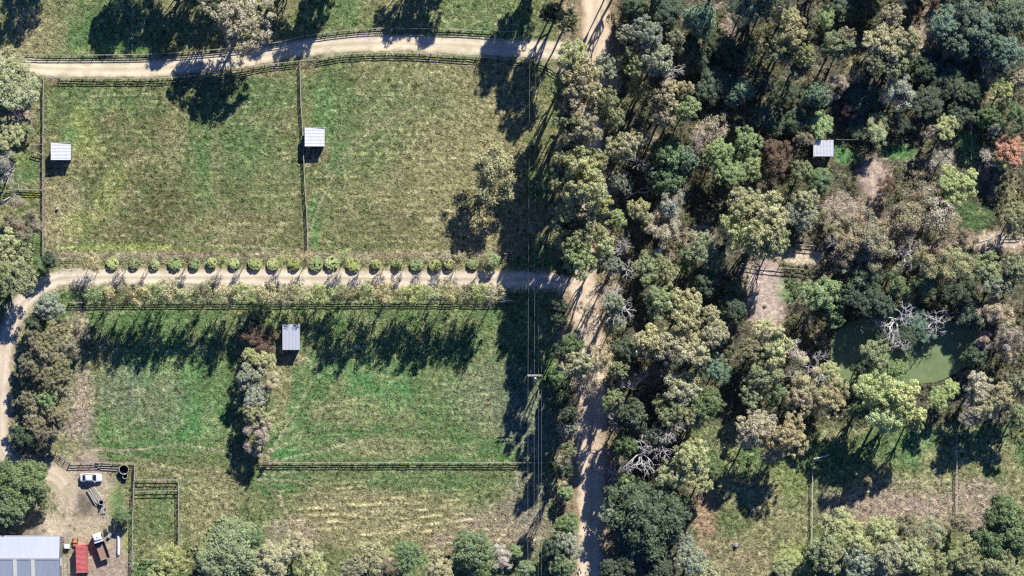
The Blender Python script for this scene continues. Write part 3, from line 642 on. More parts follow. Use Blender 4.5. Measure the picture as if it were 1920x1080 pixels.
def T(rows):
    for r in rows: tree(*r)
G_AV = 'trees beyond the northern edge'
T([
 # beyond the top edge: they throw the shadows seen on the northern strip
 (95, -150, 42, 17, 'gum', 'ol', 'tall gum off the north west corner throwing shade on the grass'),
 (275, -130, 40, 17, 'gum', 'ol', 'tall gum above the top edge, its shade just west of the wire fence'),
 (322, -150, 45, 18, 'gum', 'ol', 'broad gum above the top edge shading the wire fence line'),
 (385, -105, 48, 17, 'open', 'ol', 'gum above the top edge shading the grass left of the pinkish tree'),
 (440, -150, 45, 18, 'gum', 'ol', 'tall gum directly north of the pinkish grey tree'),
 (562, -110, 38, 17, 'gum', 'ol', 'gum above the top edge whose shade crosses the drive bend'),
 (618, -95, 42, 16, 'gum', 'ol', 'gum above the top edge shading the grass near the dark bare fence line'),
 (656, -150, 34, 17, 'gum', 'dk', 'dark gum above the top edge north of the drive bend'),
 (808, -115, 40, 15, 'gum', 'ol', 'gum above the top edge shading the middle of the northern grass'),
 (860, -140, 42, 16, 'gum', 'ol', 'gum above the top edge east of the middle shade patch'),
 (445, 38, 62, 15, 'soft', 'pink', 'pinkish grey fine-twigged tree standing north of the gravel drive'),
 (400, 10, 34, 13, 'gum', 'dk', 'dark gum crown tucked behind the pinkish grey tree'),
 (248, -95, 36, 15, 'gum', 'ol', 'gum above the top edge whose shade lies west of the wire fence foot'),
 (352, -80, 40, 15, 'gum', 'ol', 'gum above the top edge shading the bare strip right of the wire fence'),
 (480, -100, 36, 15, 'gum', 'ol', 'gum above the top edge behind the pinkish grey tree on its east'),
 (1176, -66, 38, 17, 'open', 'ol', 'open gum above the top edge throwing branch shade on the dirt road'),
 (1140, -20, 20, 12, 'open', 'gg', 'thin gum at the top edge on the east verge of the dirt road'),
 # west edge
 (22, 158, 52, 8, 'gum', 'oly', 'large yellow olive gum at the west edge under the drive entrance'),
 (20, 118, 30, 7, 'gum', 'oly', 'yellow olive gum crown touching the west end of the drive'),
 (55, 150, 20, 5, 'gum', 'ol', 'small olive gum beside the corner post of the west paddock'),
 (22, 255, 34, 6, 'gum', 'oly', 'yellow olive gum west of the white roofed shelter'),
 (46, 238, 16, 4, 'dense', 'ol', 'small olive bush at the edge of the pink bare patch'),
 (4, 305, 26, 7, 'sparse', 'gg', 'grey bare-twigged tree on the west edge beside the green patch'),
 (36, 412, 38, 7, 'thin', 'br', 'brown twiggy tree south of the short western rail fence'),
 (6, 455, 32, 9, 'gum', 'oly', 'yellow olive crown on the west edge below the brown twiggy tree'),
 (44, 470, 20, 5, 'gum', 'ol', 'small olive crown between the brown twiggy tree and the drive junction'),
 (30, 512, 42, 9, 'gum', 'ol', 'dark olive gum filling the corner above the drive junction'),
 (4, 520, 34, 10, 'gum', 'ol', 'olive gum on the west edge above the drive junction'),
 (72, 500, 17, 5, 'dense', 'grn', 'green bushy tree at the foot of the west rail fence'),
 (90, 488, 15, 5, 'dense', 'dk', 'dark green bush beside the start of the planted row'),
 # western hedge, north to south
 (92, 574, 33, 8, 'gum', 'gg', 'grey green rounded tree at the north end of the west hedge'),
 (66, 606, 22, 7, 'dense', 'dk', 'dark tree at the west shoulder of the hedge beside the track bend'),
 (122, 612, 22, 6, 'thin', 'br', 'thin brown tree at the east shoulder of the hedge'),
 (102, 628, 30, 8, 'gum', 'brol', 'brown olive crown, first below the grey green hedge tree'),
 (62, 640, 25, 8, 'gum', 'br', 'dark brown crown on the track side of the upper hedge'),
 (124, 652, 25, 7, 'thin', 'brol', 'loose brown crown on the paddock side of the upper hedge'),
 (90, 664, 32, 8.5, 'gum', 'brol', 'broad brown olive crown in the middle of the upper hedge'),
 (56, 684, 25, 8, 'gum', 'br', 'dark crown on the track side at mid hedge'),
 (110, 694, 30, 8, 'gum', 'brol', 'brown olive crown on the paddock side at mid hedge'),
 (80, 712, 26, 8.5, 'gum', 'br', 'brown crown just above the single green hedge crown'),
 (118, 728, 22, 7, 'gum', 'brol', 'small brown crown bordering the pink bare ground'),
 (82, 748, 24, 8.5, 'soft', 'lgrn', 'single fresh green crown in the lower hedge'),
 (52, 752, 24, 8, 'gum', 'br', 'brown crown left of the fresh green hedge crown'),
 (64, 786, 28, 8, 'gum', 'brol', 'brown olive crown left at the lower hedge'),
 (104, 782, 28, 8, 'gum', 'brol', 'brown olive crown right at the lower hedge'),
 (86, 814, 26, 8, 'gum', 'br', 'brown crown at the south end of the west hedge'),
 (44, 822, 25, 8, 'dense', 'dk', 'dark crown at the south west foot of the hedge'),
 (40, 908, 50, 8, 'dense', 'grn', 'large round green tree beside the yard entrance'),
 (22, 955, 34, 7, 'gum', 'grn', 'lower green crown joined to the large round yard tree'),
 (78, 940, 17, 4, 'soft', 'grn', 'soft green side crown by the pale yard track'),
 (228, 968, 17, 3.4, 'dense', 'grn', 'round green bush between the yard and the post and rail run'),
 # middle hedge
 (487, 584, 27, 6, 'gum', 'grn', 'dark green tree at the top of the middle tree line'),
 (462, 606, 20, 6, 'dense', 'dk', 'dark crown west of the top of the middle tree line'),
 (482, 634, 34, 6, 'thin', 'red', 'dark reddish brown twiggy tree beside the flat grey roof'),
 (470, 668, 21, 7, 'gum', 'oly', 'yellow olive crown below the reddish twiggy tree'),
 (497, 676, 22, 7, 'gum', 'oly', 'yellow olive crown at the shadow corner of the flat grey roof'),
 (470, 704, 28, 7.5, 'gum', 'gg', 'grey green crown, middle of the middle tree line'),
 (500, 718, 26, 7, 'thin', 'tan', 'tan thin crown east side of the middle tree line'),
 (484, 744, 28, 7.5, 'gum', 'gg', 'grey crown just above the pale yellow one'),
 (476, 778, 26, 7.5, 'gum', 'oly', 'pale yellow crown in the lower middle tree line'),
 (498, 790, 22, 7, 'gum', 'tan', 'tan crown beside the pale yellow one'),
 (482, 818, 30, 7.5, 'thin', 'pink', 'pinkish brown crown near the end of the middle tree line'),
 (490, 842, 20, 6, 'thin', 'tan', 'last small brown crown above the cross fence'),
 (922, 314, 56, 13, 'thin', 'ol', 'bare leafed-out grey tree standing alone in the east paddock'),
 # south edge
 (322, 1052, 36, 6, 'gum', 'yg', 'bright yellow tree at the south end of the narrow pen'),
 (300, 1080, 26, 6, 'gum', 'yg', 'lower yellow crown on the bottom edge below the pen'),
 (430, 1030, 56, 8, 'dense', 'gg2', 'large green clumpy tree at the bottom edge west of the paddock'),
 (392, 1062, 34, 7, 'gum', 'gg2', 'green crown filling the foot of the large clumpy tree'),
 (478, 1010, 26, 6, 'gum', 'grn', 'green crown at the upper right of the large clumpy tree'),
 (512, 1050, 40, 7, 'gum', 'pale', 'pale yellow green crown east of the large clumpy tree'),
 (560, 1030, 34, 7, 'gum', 'pale', 'pale crown reaching furthest into the cut grass'),
 (585, 1066, 34, 7, 'gum', 'oly', 'olive crown on the bottom edge below the reaching crown'),
 (660, 1068, 30, 7, 'gum', 'brol', 'brown olive crown on the bottom edge below the windrows'),
 (700, 1044, 38, 7, 'gum', 'oly', 'mixed yellow crown under the windrows'),
 (724, 1066, 30, 7, 'thin', 'br', 'brown thin crown between the yellow and the dark green crowns'),
 (768, 1050, 34, 7, 'gum', 'grn', 'dark green crown under the east end of the windrows'),
 (820, 1064, 34, 7, 'gum', 'pale', 'pale green crown west of the dark round tree at the bottom'),
 (886, 1034, 42, 8, 'dense', 'grn', 'dark round tree beside the white blossoming one'),
 (912, 1064, 30, 7, 'dense', 'grn', 'lower dark crown tucked under the dark round tree'),
 (940, 1050, 24, 7, 'thin', 'wht', 'white blossoming tree at the bottom edge'),
 (968, 1036, 13, 4, 'dense', 'lgrn', 'small bright bush right of the white blossoming tree'),
 (984, 1066, 17, 4, 'gum', 'lgrn', 'bright green shrub low on the bottom edge by the wires'),
])
T([
 # roadside gums from north to south
 (1062, 38, 26, 12, 'open', 'ol', 'open olive gum leaning over the north end of the dirt road'),
 (1034, 22, 24, 12, 'gum', 'dk', 'dark gum between the wires and the north end of the dirt road'),
 (1075, -60, 40, 16, 'gum', 'ol', 'roadside gum above the top edge shading the wires'),
 (1030, -90, 36, 15, 'gum', 'dk', 'dark gum above the top edge west of the road'),
 (1050, -150, 44, 17, 'gum', 'ol', 'second roadside gum above the top edge'),
 (1075, 104, 34, 15, 'gum', 'oly', 'pale yellow gum where the north drive meets the dirt road'),
 (1092, 148, 42, 16, 'gum', 'pale', 'pale broad gum hanging over the road south of the north drive'),
 (1135, 132, 28, 13, 'open', 'gg', 'grey green gum on the east verge by the north drive'),
 (1076, 196, 34, 15, 'gum', 'pale', 'pale gum on the west verge beside the rail fence corner'),
 (1128, 190, 36, 14, 'open', 'ol', 'olive gum crown arching from the east verge'),
 (1150, 222, 26, 12, 'open', 'ol', 'thin olive crown east of the road above the knotted pale tree'),
 (1094, 244, 36, 15, 'gum', 'pale', 'pale gum over the road, third from the north drive'),
 (1068, 268, 24, 13, 'gum', 'gg', 'grey crown on the west verge above the bright yellow gum'),
 (1085, 312, 38, 16, 'gum', 'oly', 'bright yellow gum on the west verge north of the big roadside clump'),
 (1118, 303, 26, 14, 'gum', 'oly', 'yellow crown joined to the east of the bright yellow gum'),
 (1096, 358, 44, 17, 'gum', 'oly', 'biggest bright yellow gum over the road'),
 (1124, 382, 26, 14, 'gum', 'oly', 'yellow crown on the east flank of the biggest yellow gum'),
 (1070, 398, 28, 14, 'gum', 'oly', 'yellow crown at the south west foot of the biggest yellow gum'),
 (1106, 424, 34, 14, 'gum', 'oly', 'yellow gum over the road halfway between the two drives'),
 (1076, 452, 32, 14, 'gum', 'ol', 'olive gum on the west verge north of the south drive'),
 (1130, 460, 30, 13, 'gum', 'oly', 'yellow gum on the east verge beside the bleached branches'),
 (1088, 488, 36, 14, 'gum', 'lgrn', 'greener gum directly north of the south drive mouth'),
 (1150, 500, 24, 12, 'open', 'gg', 'thin grey crown right behind the south drive mouth'),
 (1060, 500, 22, 10, 'dense', 'dk', 'dark green tree at the corner of the south drive mouth'),
 (1070, 648, 25, 9, 'gum', 'grn', 'green crown on the west verge south of the south drive'),
 (1084, 684, 34, 13, 'open', 'pale', 'pale open gum over the road west of the transformer pole'),
 (1122, 676, 32, 12, 'sparse', 'pale', 'pale gum over the road opposite the transformer pole'),
 (1100, 722, 34, 10, 'sparse', 'pale', 'pale thin gum whose branches cover the road south of the transformer pole'),
 (1158, 694, 22, 11, 'open', 'ol', 'narrow olive gum on the east verge opposite the transformer pole'),
 (1052, 716, 22, 8, 'dense', 'grn', 'dark green bush nearest the transformer pole'),
 (1056, 752, 26, 9, 'dense', 'dk', 'dark bushy tree on the west verge below the transformer pole'),
 (1148, 752, 26, 12, 'open', 'ol', 'olive gum with its crown over the east wheel track'),
 (1062, 800, 24, 9, 'open', 'gg', 'grey shrubby gum on the west verge above the cross fence end'),
 (1068, 845, 20, 8, 'open', 'ol', 'thin gum where the cross fence meets the road'),
 (1064, 780, 20, 12, 'gum', 'dk', 'tall dark gum on the west verge shading the wires'),
 (1058, 880, 22, 12, 'open', 'dk', 'dark open gum just below the cross fence end'),
 (1062, 925, 15, 5, 'dense', 'lgrn', 'small light green bush beside the wire fence'),
 (1064, 985, 24, 7, 'dense', 'grn', 'round green tree on the west verge near the bottom'),
 (1068, 1024, 27, 8, 'soft', 'gg', 'grey green tree below the round verge tree'),
 (1040, 1030, 24, 8, 'dense', 'dk', 'dark crown west of the grey green verge tree'),
 (1052, 1062, 28, 8, 'gum', 'grn', 'green crown on the bottom edge by the road'),
 # shade trees west of road
 (1056, 230, 26, 14, 'gum', 'ol', 'olive gum on the west verge shading the wires beside the east paddock'),
 (1054, 300, 24, 14, 'gum', 'ol', 'olive gum squeezed between the bright yellow gum and the wires'),
 (1054, 430, 24, 13, 'gum', 'ol', 'olive gum on the west verge level with the lone paddock tree'),
 (1054, 168, 26, 13, 'gum', 'ol', 'gum tight against the end post of the northern rail fence'),
 (1052, 342, 24, 13, 'gum', 'ol', 'olive gum at the edge of the east paddock shade'),
 (1050, 600, 18, 13, 'gum', 'dk', 'dark gum leaning out toward the wires below the south drive'),
 (1046, 575, 20, 12, 'gum', 'dk', 'dark gum at the lower corner of the south drive mouth'),
 (1045, 660, 18, 12, 'gum', 'dk', 'tall dark gum east of the transformer pole'),
 (1150, 568, 26, 11, 'open', 'gg', 'pale greenery under the bleached tree beside the road'),
 (1098, 585, 22, 9, 'sparse', 'gg', 'thin grey scrub on the west half of the road below the south drive'),
 (1150, 610, 24, 9, 'soft', 'gg', 'soft grey green tree below the bleached tree'),
 (1142, 960, 22, 8, 'open', 'gg', 'pale thin gum reaching over the road beside the great dark tree'),
])
T([
 # first belt east of the road
 (1178, 66, 26, 14, 'open', 'gg', 'grey green gum west part of the crown group below the top edge'),
 (1212, 66, 36, 16, 'open', 'gg', 'tallest grey green gum north of the bare white twigs'),
 (1228, 112, 44, 16, 'open', 'gg', 'broad grey green gum with bare white twigs on its east side'),
 (1264, 76, 23, 13, 'open', 'gg', 'small grey gum crown set apart east of the broad one'),
 (1190, 122, 32, 14, 'open', 'ol', 'olive gum beside the road south of the grey green group'),
 (1200, 165, 26, 12, 'open', 'ol', 'thin olive crown under the broad grey green gum'),
 (1250, 178, 36, 14, 'open', 'tan', 'tan gum crown west of the smooth green one'),
 (1288, 205, 29, 13, 'soft', 'lgrn', 'smooth green crown joined to the tan gum'),
 (1242, 218, 32, 13, 'open', 'tan', 'lower tan gum crown with bare sticks below it'),
 (1284, 168, 22, 13, 'open', 'pale', 'pale crown atop the smooth green one'),
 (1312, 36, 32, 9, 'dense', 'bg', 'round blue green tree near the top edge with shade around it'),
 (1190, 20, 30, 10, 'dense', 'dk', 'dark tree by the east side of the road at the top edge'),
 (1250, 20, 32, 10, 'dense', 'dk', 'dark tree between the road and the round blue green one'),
 (1168, 278, 34, 13, 'open', 'tan', 'knotted pale tree with twisting white limbs beside the road'),
 (1198, 258, 24, 12, 'open', 'pale', 'pale crown above the twisting white limbs'),
 (1166, 345, 22, 8, 'soft', 'gg', 'small soft grey green tree below the knotted pale one'),
 (1252, 290, 36, 12, 'dense', 'grn', 'upper crown of the dark green pair east of the knotted tree'),
 (1252, 336, 34, 11, 'dense', 'grn', 'lower crown of the dark green pair'),
 (1285, 300, 24, 11, 'soft', 'bg', 'bluish crown on the east side of the dark green pair'),
 (1225, 320, 22, 9, 'soft', 'bg', 'bluish crown on the west side of the dark green pair'),
 (1158, 408, 21, 8, 'gum', 'lgrn', 'small green clump next to the fallen white limb'),
 (1198, 394, 24, 9, 'gum', 'oly', 'yellow clump right of the fallen white limb'),
 (1215, 415, 18, 8, 'gum', 'oly', 'smaller yellow clump beside the grey twiggy pair'),
 (1258, 388, 34, 11, 'thin', 'gg', 'upper tree of the grey twiggy pair'),
 (1243, 432, 36, 10, 'thin', 'tan', 'lower browner tree of the grey twiggy pair'),
 (1212, 500, 34, 9, 'gum', 'ol', 'olive tree south of the blue tarpaulin'),
 (1248, 512, 28, 9, 'gum', 'ol', 'olive tree southeast of the blue tarpaulin'),
 (1312, 462, 36, 10, 'gum', 'ol', 'olive tree in front of the great yellow gum'),
 (1290, 490, 24, 8, 'gum', 'grn', 'green tree below the olive one in front of the great yellow gum'),
 (1338, 492, 26, 8, 'gum', 'ol', 'olive tree between the great yellow gum and its trunk shade'),
 (1322, 530, 28, 8, 'dense', 'dk', 'dark tree south of the olive tree group'),
 (1395, 388, 40, 15, 'gum', 'oly', 'upper crown of the great yellow gum'),
 (1440, 400, 40, 16, 'gum', 'oly', 'east crown of the great yellow gum'),
 (1376, 432, 34, 14, 'gum', 'oly', 'west crown of the great yellow gum'),
 (1424, 446, 46, 16, 'gum', 'oly', 'largest south crown of the great yellow gum'),
 (1458, 444, 26, 13, 'gum', 'ol', 'olive edge crown south east of the great yellow gum'),
 (1345, 284, 33, 9, 'soft', 'lgrn', 'light green feathery tree, west one of the feathery four'),
 (1396, 268, 30, 9, 'soft', 'lgrn', 'light green feathery tree, north one of the feathery four'),
 (1368, 322, 34, 9, 'soft', 'lgrn', 'light green feathery tree, south one of the feathery four'),
 (1410, 308, 27, 8, 'soft', 'lgrn', 'light green feathery tree, east one of the feathery four'),
 (1334, 238, 32, 8, 'sparse', 'tan', 'bare tan twiggy tree north west of the feathery four'),
 (1310, 262, 26, 8, 'sparse', 'pink', 'bare pinkish twiggy tree left of the feathery four'),
 (1396, 168, 21, 8, 'soft', 'bg', 'blue green ball of leaf, upper of two in the shade'),
 (1374, 182, 18, 7, 'soft', 'bg', 'blue green ball of leaf, lower of two in the shade'),
 (1460, 302, 33, 8, 'thin', 'red', 'dark reddish tree east of the feathery four'),
 (1438, 275, 20, 7, 'thin', 'red', 'small dark reddish tree north of the larger one'),
 (1508, 372, 26, 8, 'soft', 'pale', 'pale tree with dark left side, north of its grey neighbour'),
 (1502, 402, 34, 6, 'gum', 'gg', 'grey green tree east of the great yellow gum'),
 (1505, 318, 24, 8, 'gum', 'ol', 'olive tree south west of the small tin roof'),
 (1536, 338, 28, 7, 'dense', 'grn', 'dark green tree directly below the small tin roof'),
 (1540, 232, 26, 4, 'gum', 'lgrn', 'light green tree north of the small tin roof'),
 (1506, 262, 20, 7, 'thin', 'br', 'brown twiggy tree at the north west corner of the small tin roof'),
 (1530, 257, 12, 2.4, 'gum', 'ol', 'olive bush touching the upper edge of the small tin roof'),
 (1594, 208, 14, 4, 'thin', 'rust', 'small orange leaved shrub in the northern shade'),
 (1646, 246, 31, 6, 'thin', 'lgrn', 'round olive green shrub tree above the light grass patch'),
 (1748, 248, 18, 7, 'open', 'pink', 'small pink tinged tree north of the shaded lawn'),
 (1772, 240, 28, 8, 'open', 'oly', 'yellow clumped tree north of the shaded lawn'),
 (1868, 242, 20, 6, 'thin', 'gg', 'grey twiggy tree beside the orange red one'),
 (1893, 282, 33, 7, 'gum', 'rust', 'orange red autumn tree at the east edge'),
 (1880, 300, 20, 6, 'gum', 'yg', 'green fringe crown under the orange red autumn tree'),
 (1795, 342, 42, 8, 'gum', 'yg', 'large green and yellow tree by the shaded lawn'),
 (1768, 302, 28, 7, 'sparse', 'wht', 'whitish bare twigged tree north west of the green and yellow one'),
 (1762, 352, 24, 7, 'thin', 'br', 'dark brown crown left of the green and yellow tree'),
 (1858, 292, 20, 5, 'sparse', 'wht', 'whitish bare shrub between the lawn and the orange red tree'),
 (1816, 442, 21, 3.5, 'thin', 'br', 'low dark grey bush beside the eastern dirt track'),
 (1664, 352, 20, 5, 'thin', 'red', 'dark maroon bush in the pink clearing'),
])
T([
 # broad thin brown canopy in the middle of the east side
 (1574, 396, 34, 5.5, 'sparse', 'tan', 'thin tan tree at the north west corner of the brown canopy'),
 (1728, 358, 38, 10, 'sparse', 'brol', 'thin brown tree right of the dark maroon bush'),
 (1634, 442, 44, 12, 'thin', 'brol', 'brown open tree in the middle west of the brown canopy'),
 (1694, 410, 50, 12, 'thin', 'brol', 'brown open tree, centre of the brown canopy'),
 (1752, 392, 42, 11, 'sparse', 'tan', 'thin tan tree at the north east of the brown canopy'),
 (1772, 430, 36, 10, 'sparse', 'brol', 'thin brown tree at the east end of the brown canopy'),
 (1600, 462, 42, 11, 'thin', 'brol', 'brown open tree at the south west of the brown canopy'),
 (1655, 478, 42, 11, 'thin', 'ol', 'olive brown tree left of the white forked limbs'),
 (1742, 478, 42, 11, 'thin', 'ol', 'olive brown tree right of the white forked limbs'),
 (1560, 420, 28, 5, 'thin', 'ol', 'olive thin tree west of the brown canopy'),
 (1580, 492, 26, 9, 'sparse', 'gg', 'grey bare tree beside the fenced pale track'),
 (1690, 520, 38, 9, 'thin', 'grn', 'green thin tree south of the white forked limbs'),
 (1620, 520, 38, 9, 'dense', 'dk', 'dark tree north of the pond, western one'),
 (1742, 530, 38, 6, 'thin', 'grn', 'green open tree north of the pond, eastern one'),
 (1796, 500, 36, 9, 'thin', 'ol', 'olive open tree between the brown canopy and the east track'),
 (1850, 506, 34, 9, 'gum', 'ol', 'olive gum south of the eastern dirt track'),
 (1898, 505, 38, 10, 'gum', 'ol', 'olive gum on the east edge south of the dirt track'),
 (1868, 530, 34, 9, 'open', 'gg', 'grey open gum above the pinkish feathery tree'),
 (1908, 400, 28, 9, 'gum', 'ol', 'olive crown on the east edge north of the dirt track'),
 (1900, 432, 22, 8, 'open', 'pale', 'pale gum with white limbs at the dirt track fence'),
 (1540, 552, 40, 10, 'gum', 'lgrn', 'light green tree east of the pink clearing'),
 (1512, 585, 28, 8, 'sparse', 'br', 'brown stringy tree between the pink clearing and the pond'),
 (1565, 592, 26, 8, 'gum', 'grn', 'green crown below the light green clearing tree'),
 (1374, 580, 28, 8, 'dense', 'dk', 'dark tree hugging the west of the pink clearing'),
 (1376, 540, 18, 6, 'dense', 'grn', 'green tree above the dark one west of the pink clearing'),
 (1238, 566, 36, 13, 'gum', 'lgrn', 'green gum at the north west of the pale cluster'),
 (1282, 572, 34, 13, 'gum', 'pale', 'pale gum at the top of the pale cluster'),
 (1286, 606, 32, 14, 'gum', 'pale', 'pale gum in the heart of the pale cluster'),
 (1332, 592, 24, 12, 'gum', 'pale', 'pale gum at the north east of the pale cluster'),
 (1220, 642, 38, 14, 'gum', 'pale', 'cream gum at the west of the pale cluster'),
 (1262, 650, 42, 15, 'gum', 'pale', 'largest cream gum of the pale cluster'),
 (1306, 654, 36, 14, 'gum', 'pale', 'cream gum at the south east of the pale cluster'),
 (1344, 628, 28, 13, 'gum', 'pale', 'pale gum with separate puffs at the east of the cluster'),
 (1342, 696, 28, 9, 'soft', 'bg', 'soft blue green round tree south east of the pale cluster'),
 (1232, 690, 30, 9, 'thin', 'br', 'dim brown tree below the largest cream gum'),
 (1280, 730, 40, 12, 'gum', 'pale', 'pale gum below the pale cluster'),
 (1326, 752, 34, 11, 'gum', 'grn', 'green gum right of the lower pale gum'),
 (1258, 762, 34, 11, 'gum', 'ol', 'olive gum north of the bleached forked tree'),
 (1300, 775, 26, 10, 'gum', 'oly', 'small yellow gum above the dark meadow shade'),
 (1184, 780, 32, 15, 'dense', 'dk', 'dark tree east of the road in deep shade'),
 (1172, 660, 26, 13, 'dense', 'dk', 'dark tree between the road and the cream gums'),
 (1226, 820, 30, 9, 'gum', 'dk', 'dark crown behind the bleached zigzag limbs'),
 (1172, 835, 24, 14, 'dense', 'grn', 'green tree west of the bleached zigzag limbs'),
 (1170, 900, 20, 8, 'gum', 'lgrn', 'light green tree at the north west of the great dark tree'),
 (1292, 862, 40, 12, 'gum', 'oly', 'bright yellow gum above the great dark tree'),
 (1262, 892, 34, 11, 'gum', 'oly', 'yellow gum at the shoulder of the great dark tree'),
 (1316, 900, 26, 10, 'gum', 'oly', 'yellow gum at the edge of the meadow'),
 (1335, 885, 18, 9, 'gum', 'grn', 'green fringe crown on the meadow side of the yellow gum'),
 (1214, 966, 74, 12, 'dense', 'dk', 'great dark round tree east of the road'),
 (1190, 1042, 40, 8, 'dense', 'dk', 'shaded dark tree below the great dark one'),
 (1296, 1050, 34, 8, 'open', 'gg', 'pale grey tree with white limbs at the bottom edge'),
 (1282, 1012, 22, 7, 'open', 'gg', 'pale grey crown next to the great dark tree'),
 (1330, 1072, 26, 7, 'gum', 'pale', 'pale crown on the bottom edge beside the meadow'),
 (1150, 1070, 26, 8, 'dense', 'dk', 'dark tree on the bottom edge east of the road'),
 (1236, 1072, 30, 8, 'dense', 'dk', 'dark tree at the bottom edge beside the pale grey one'),
])
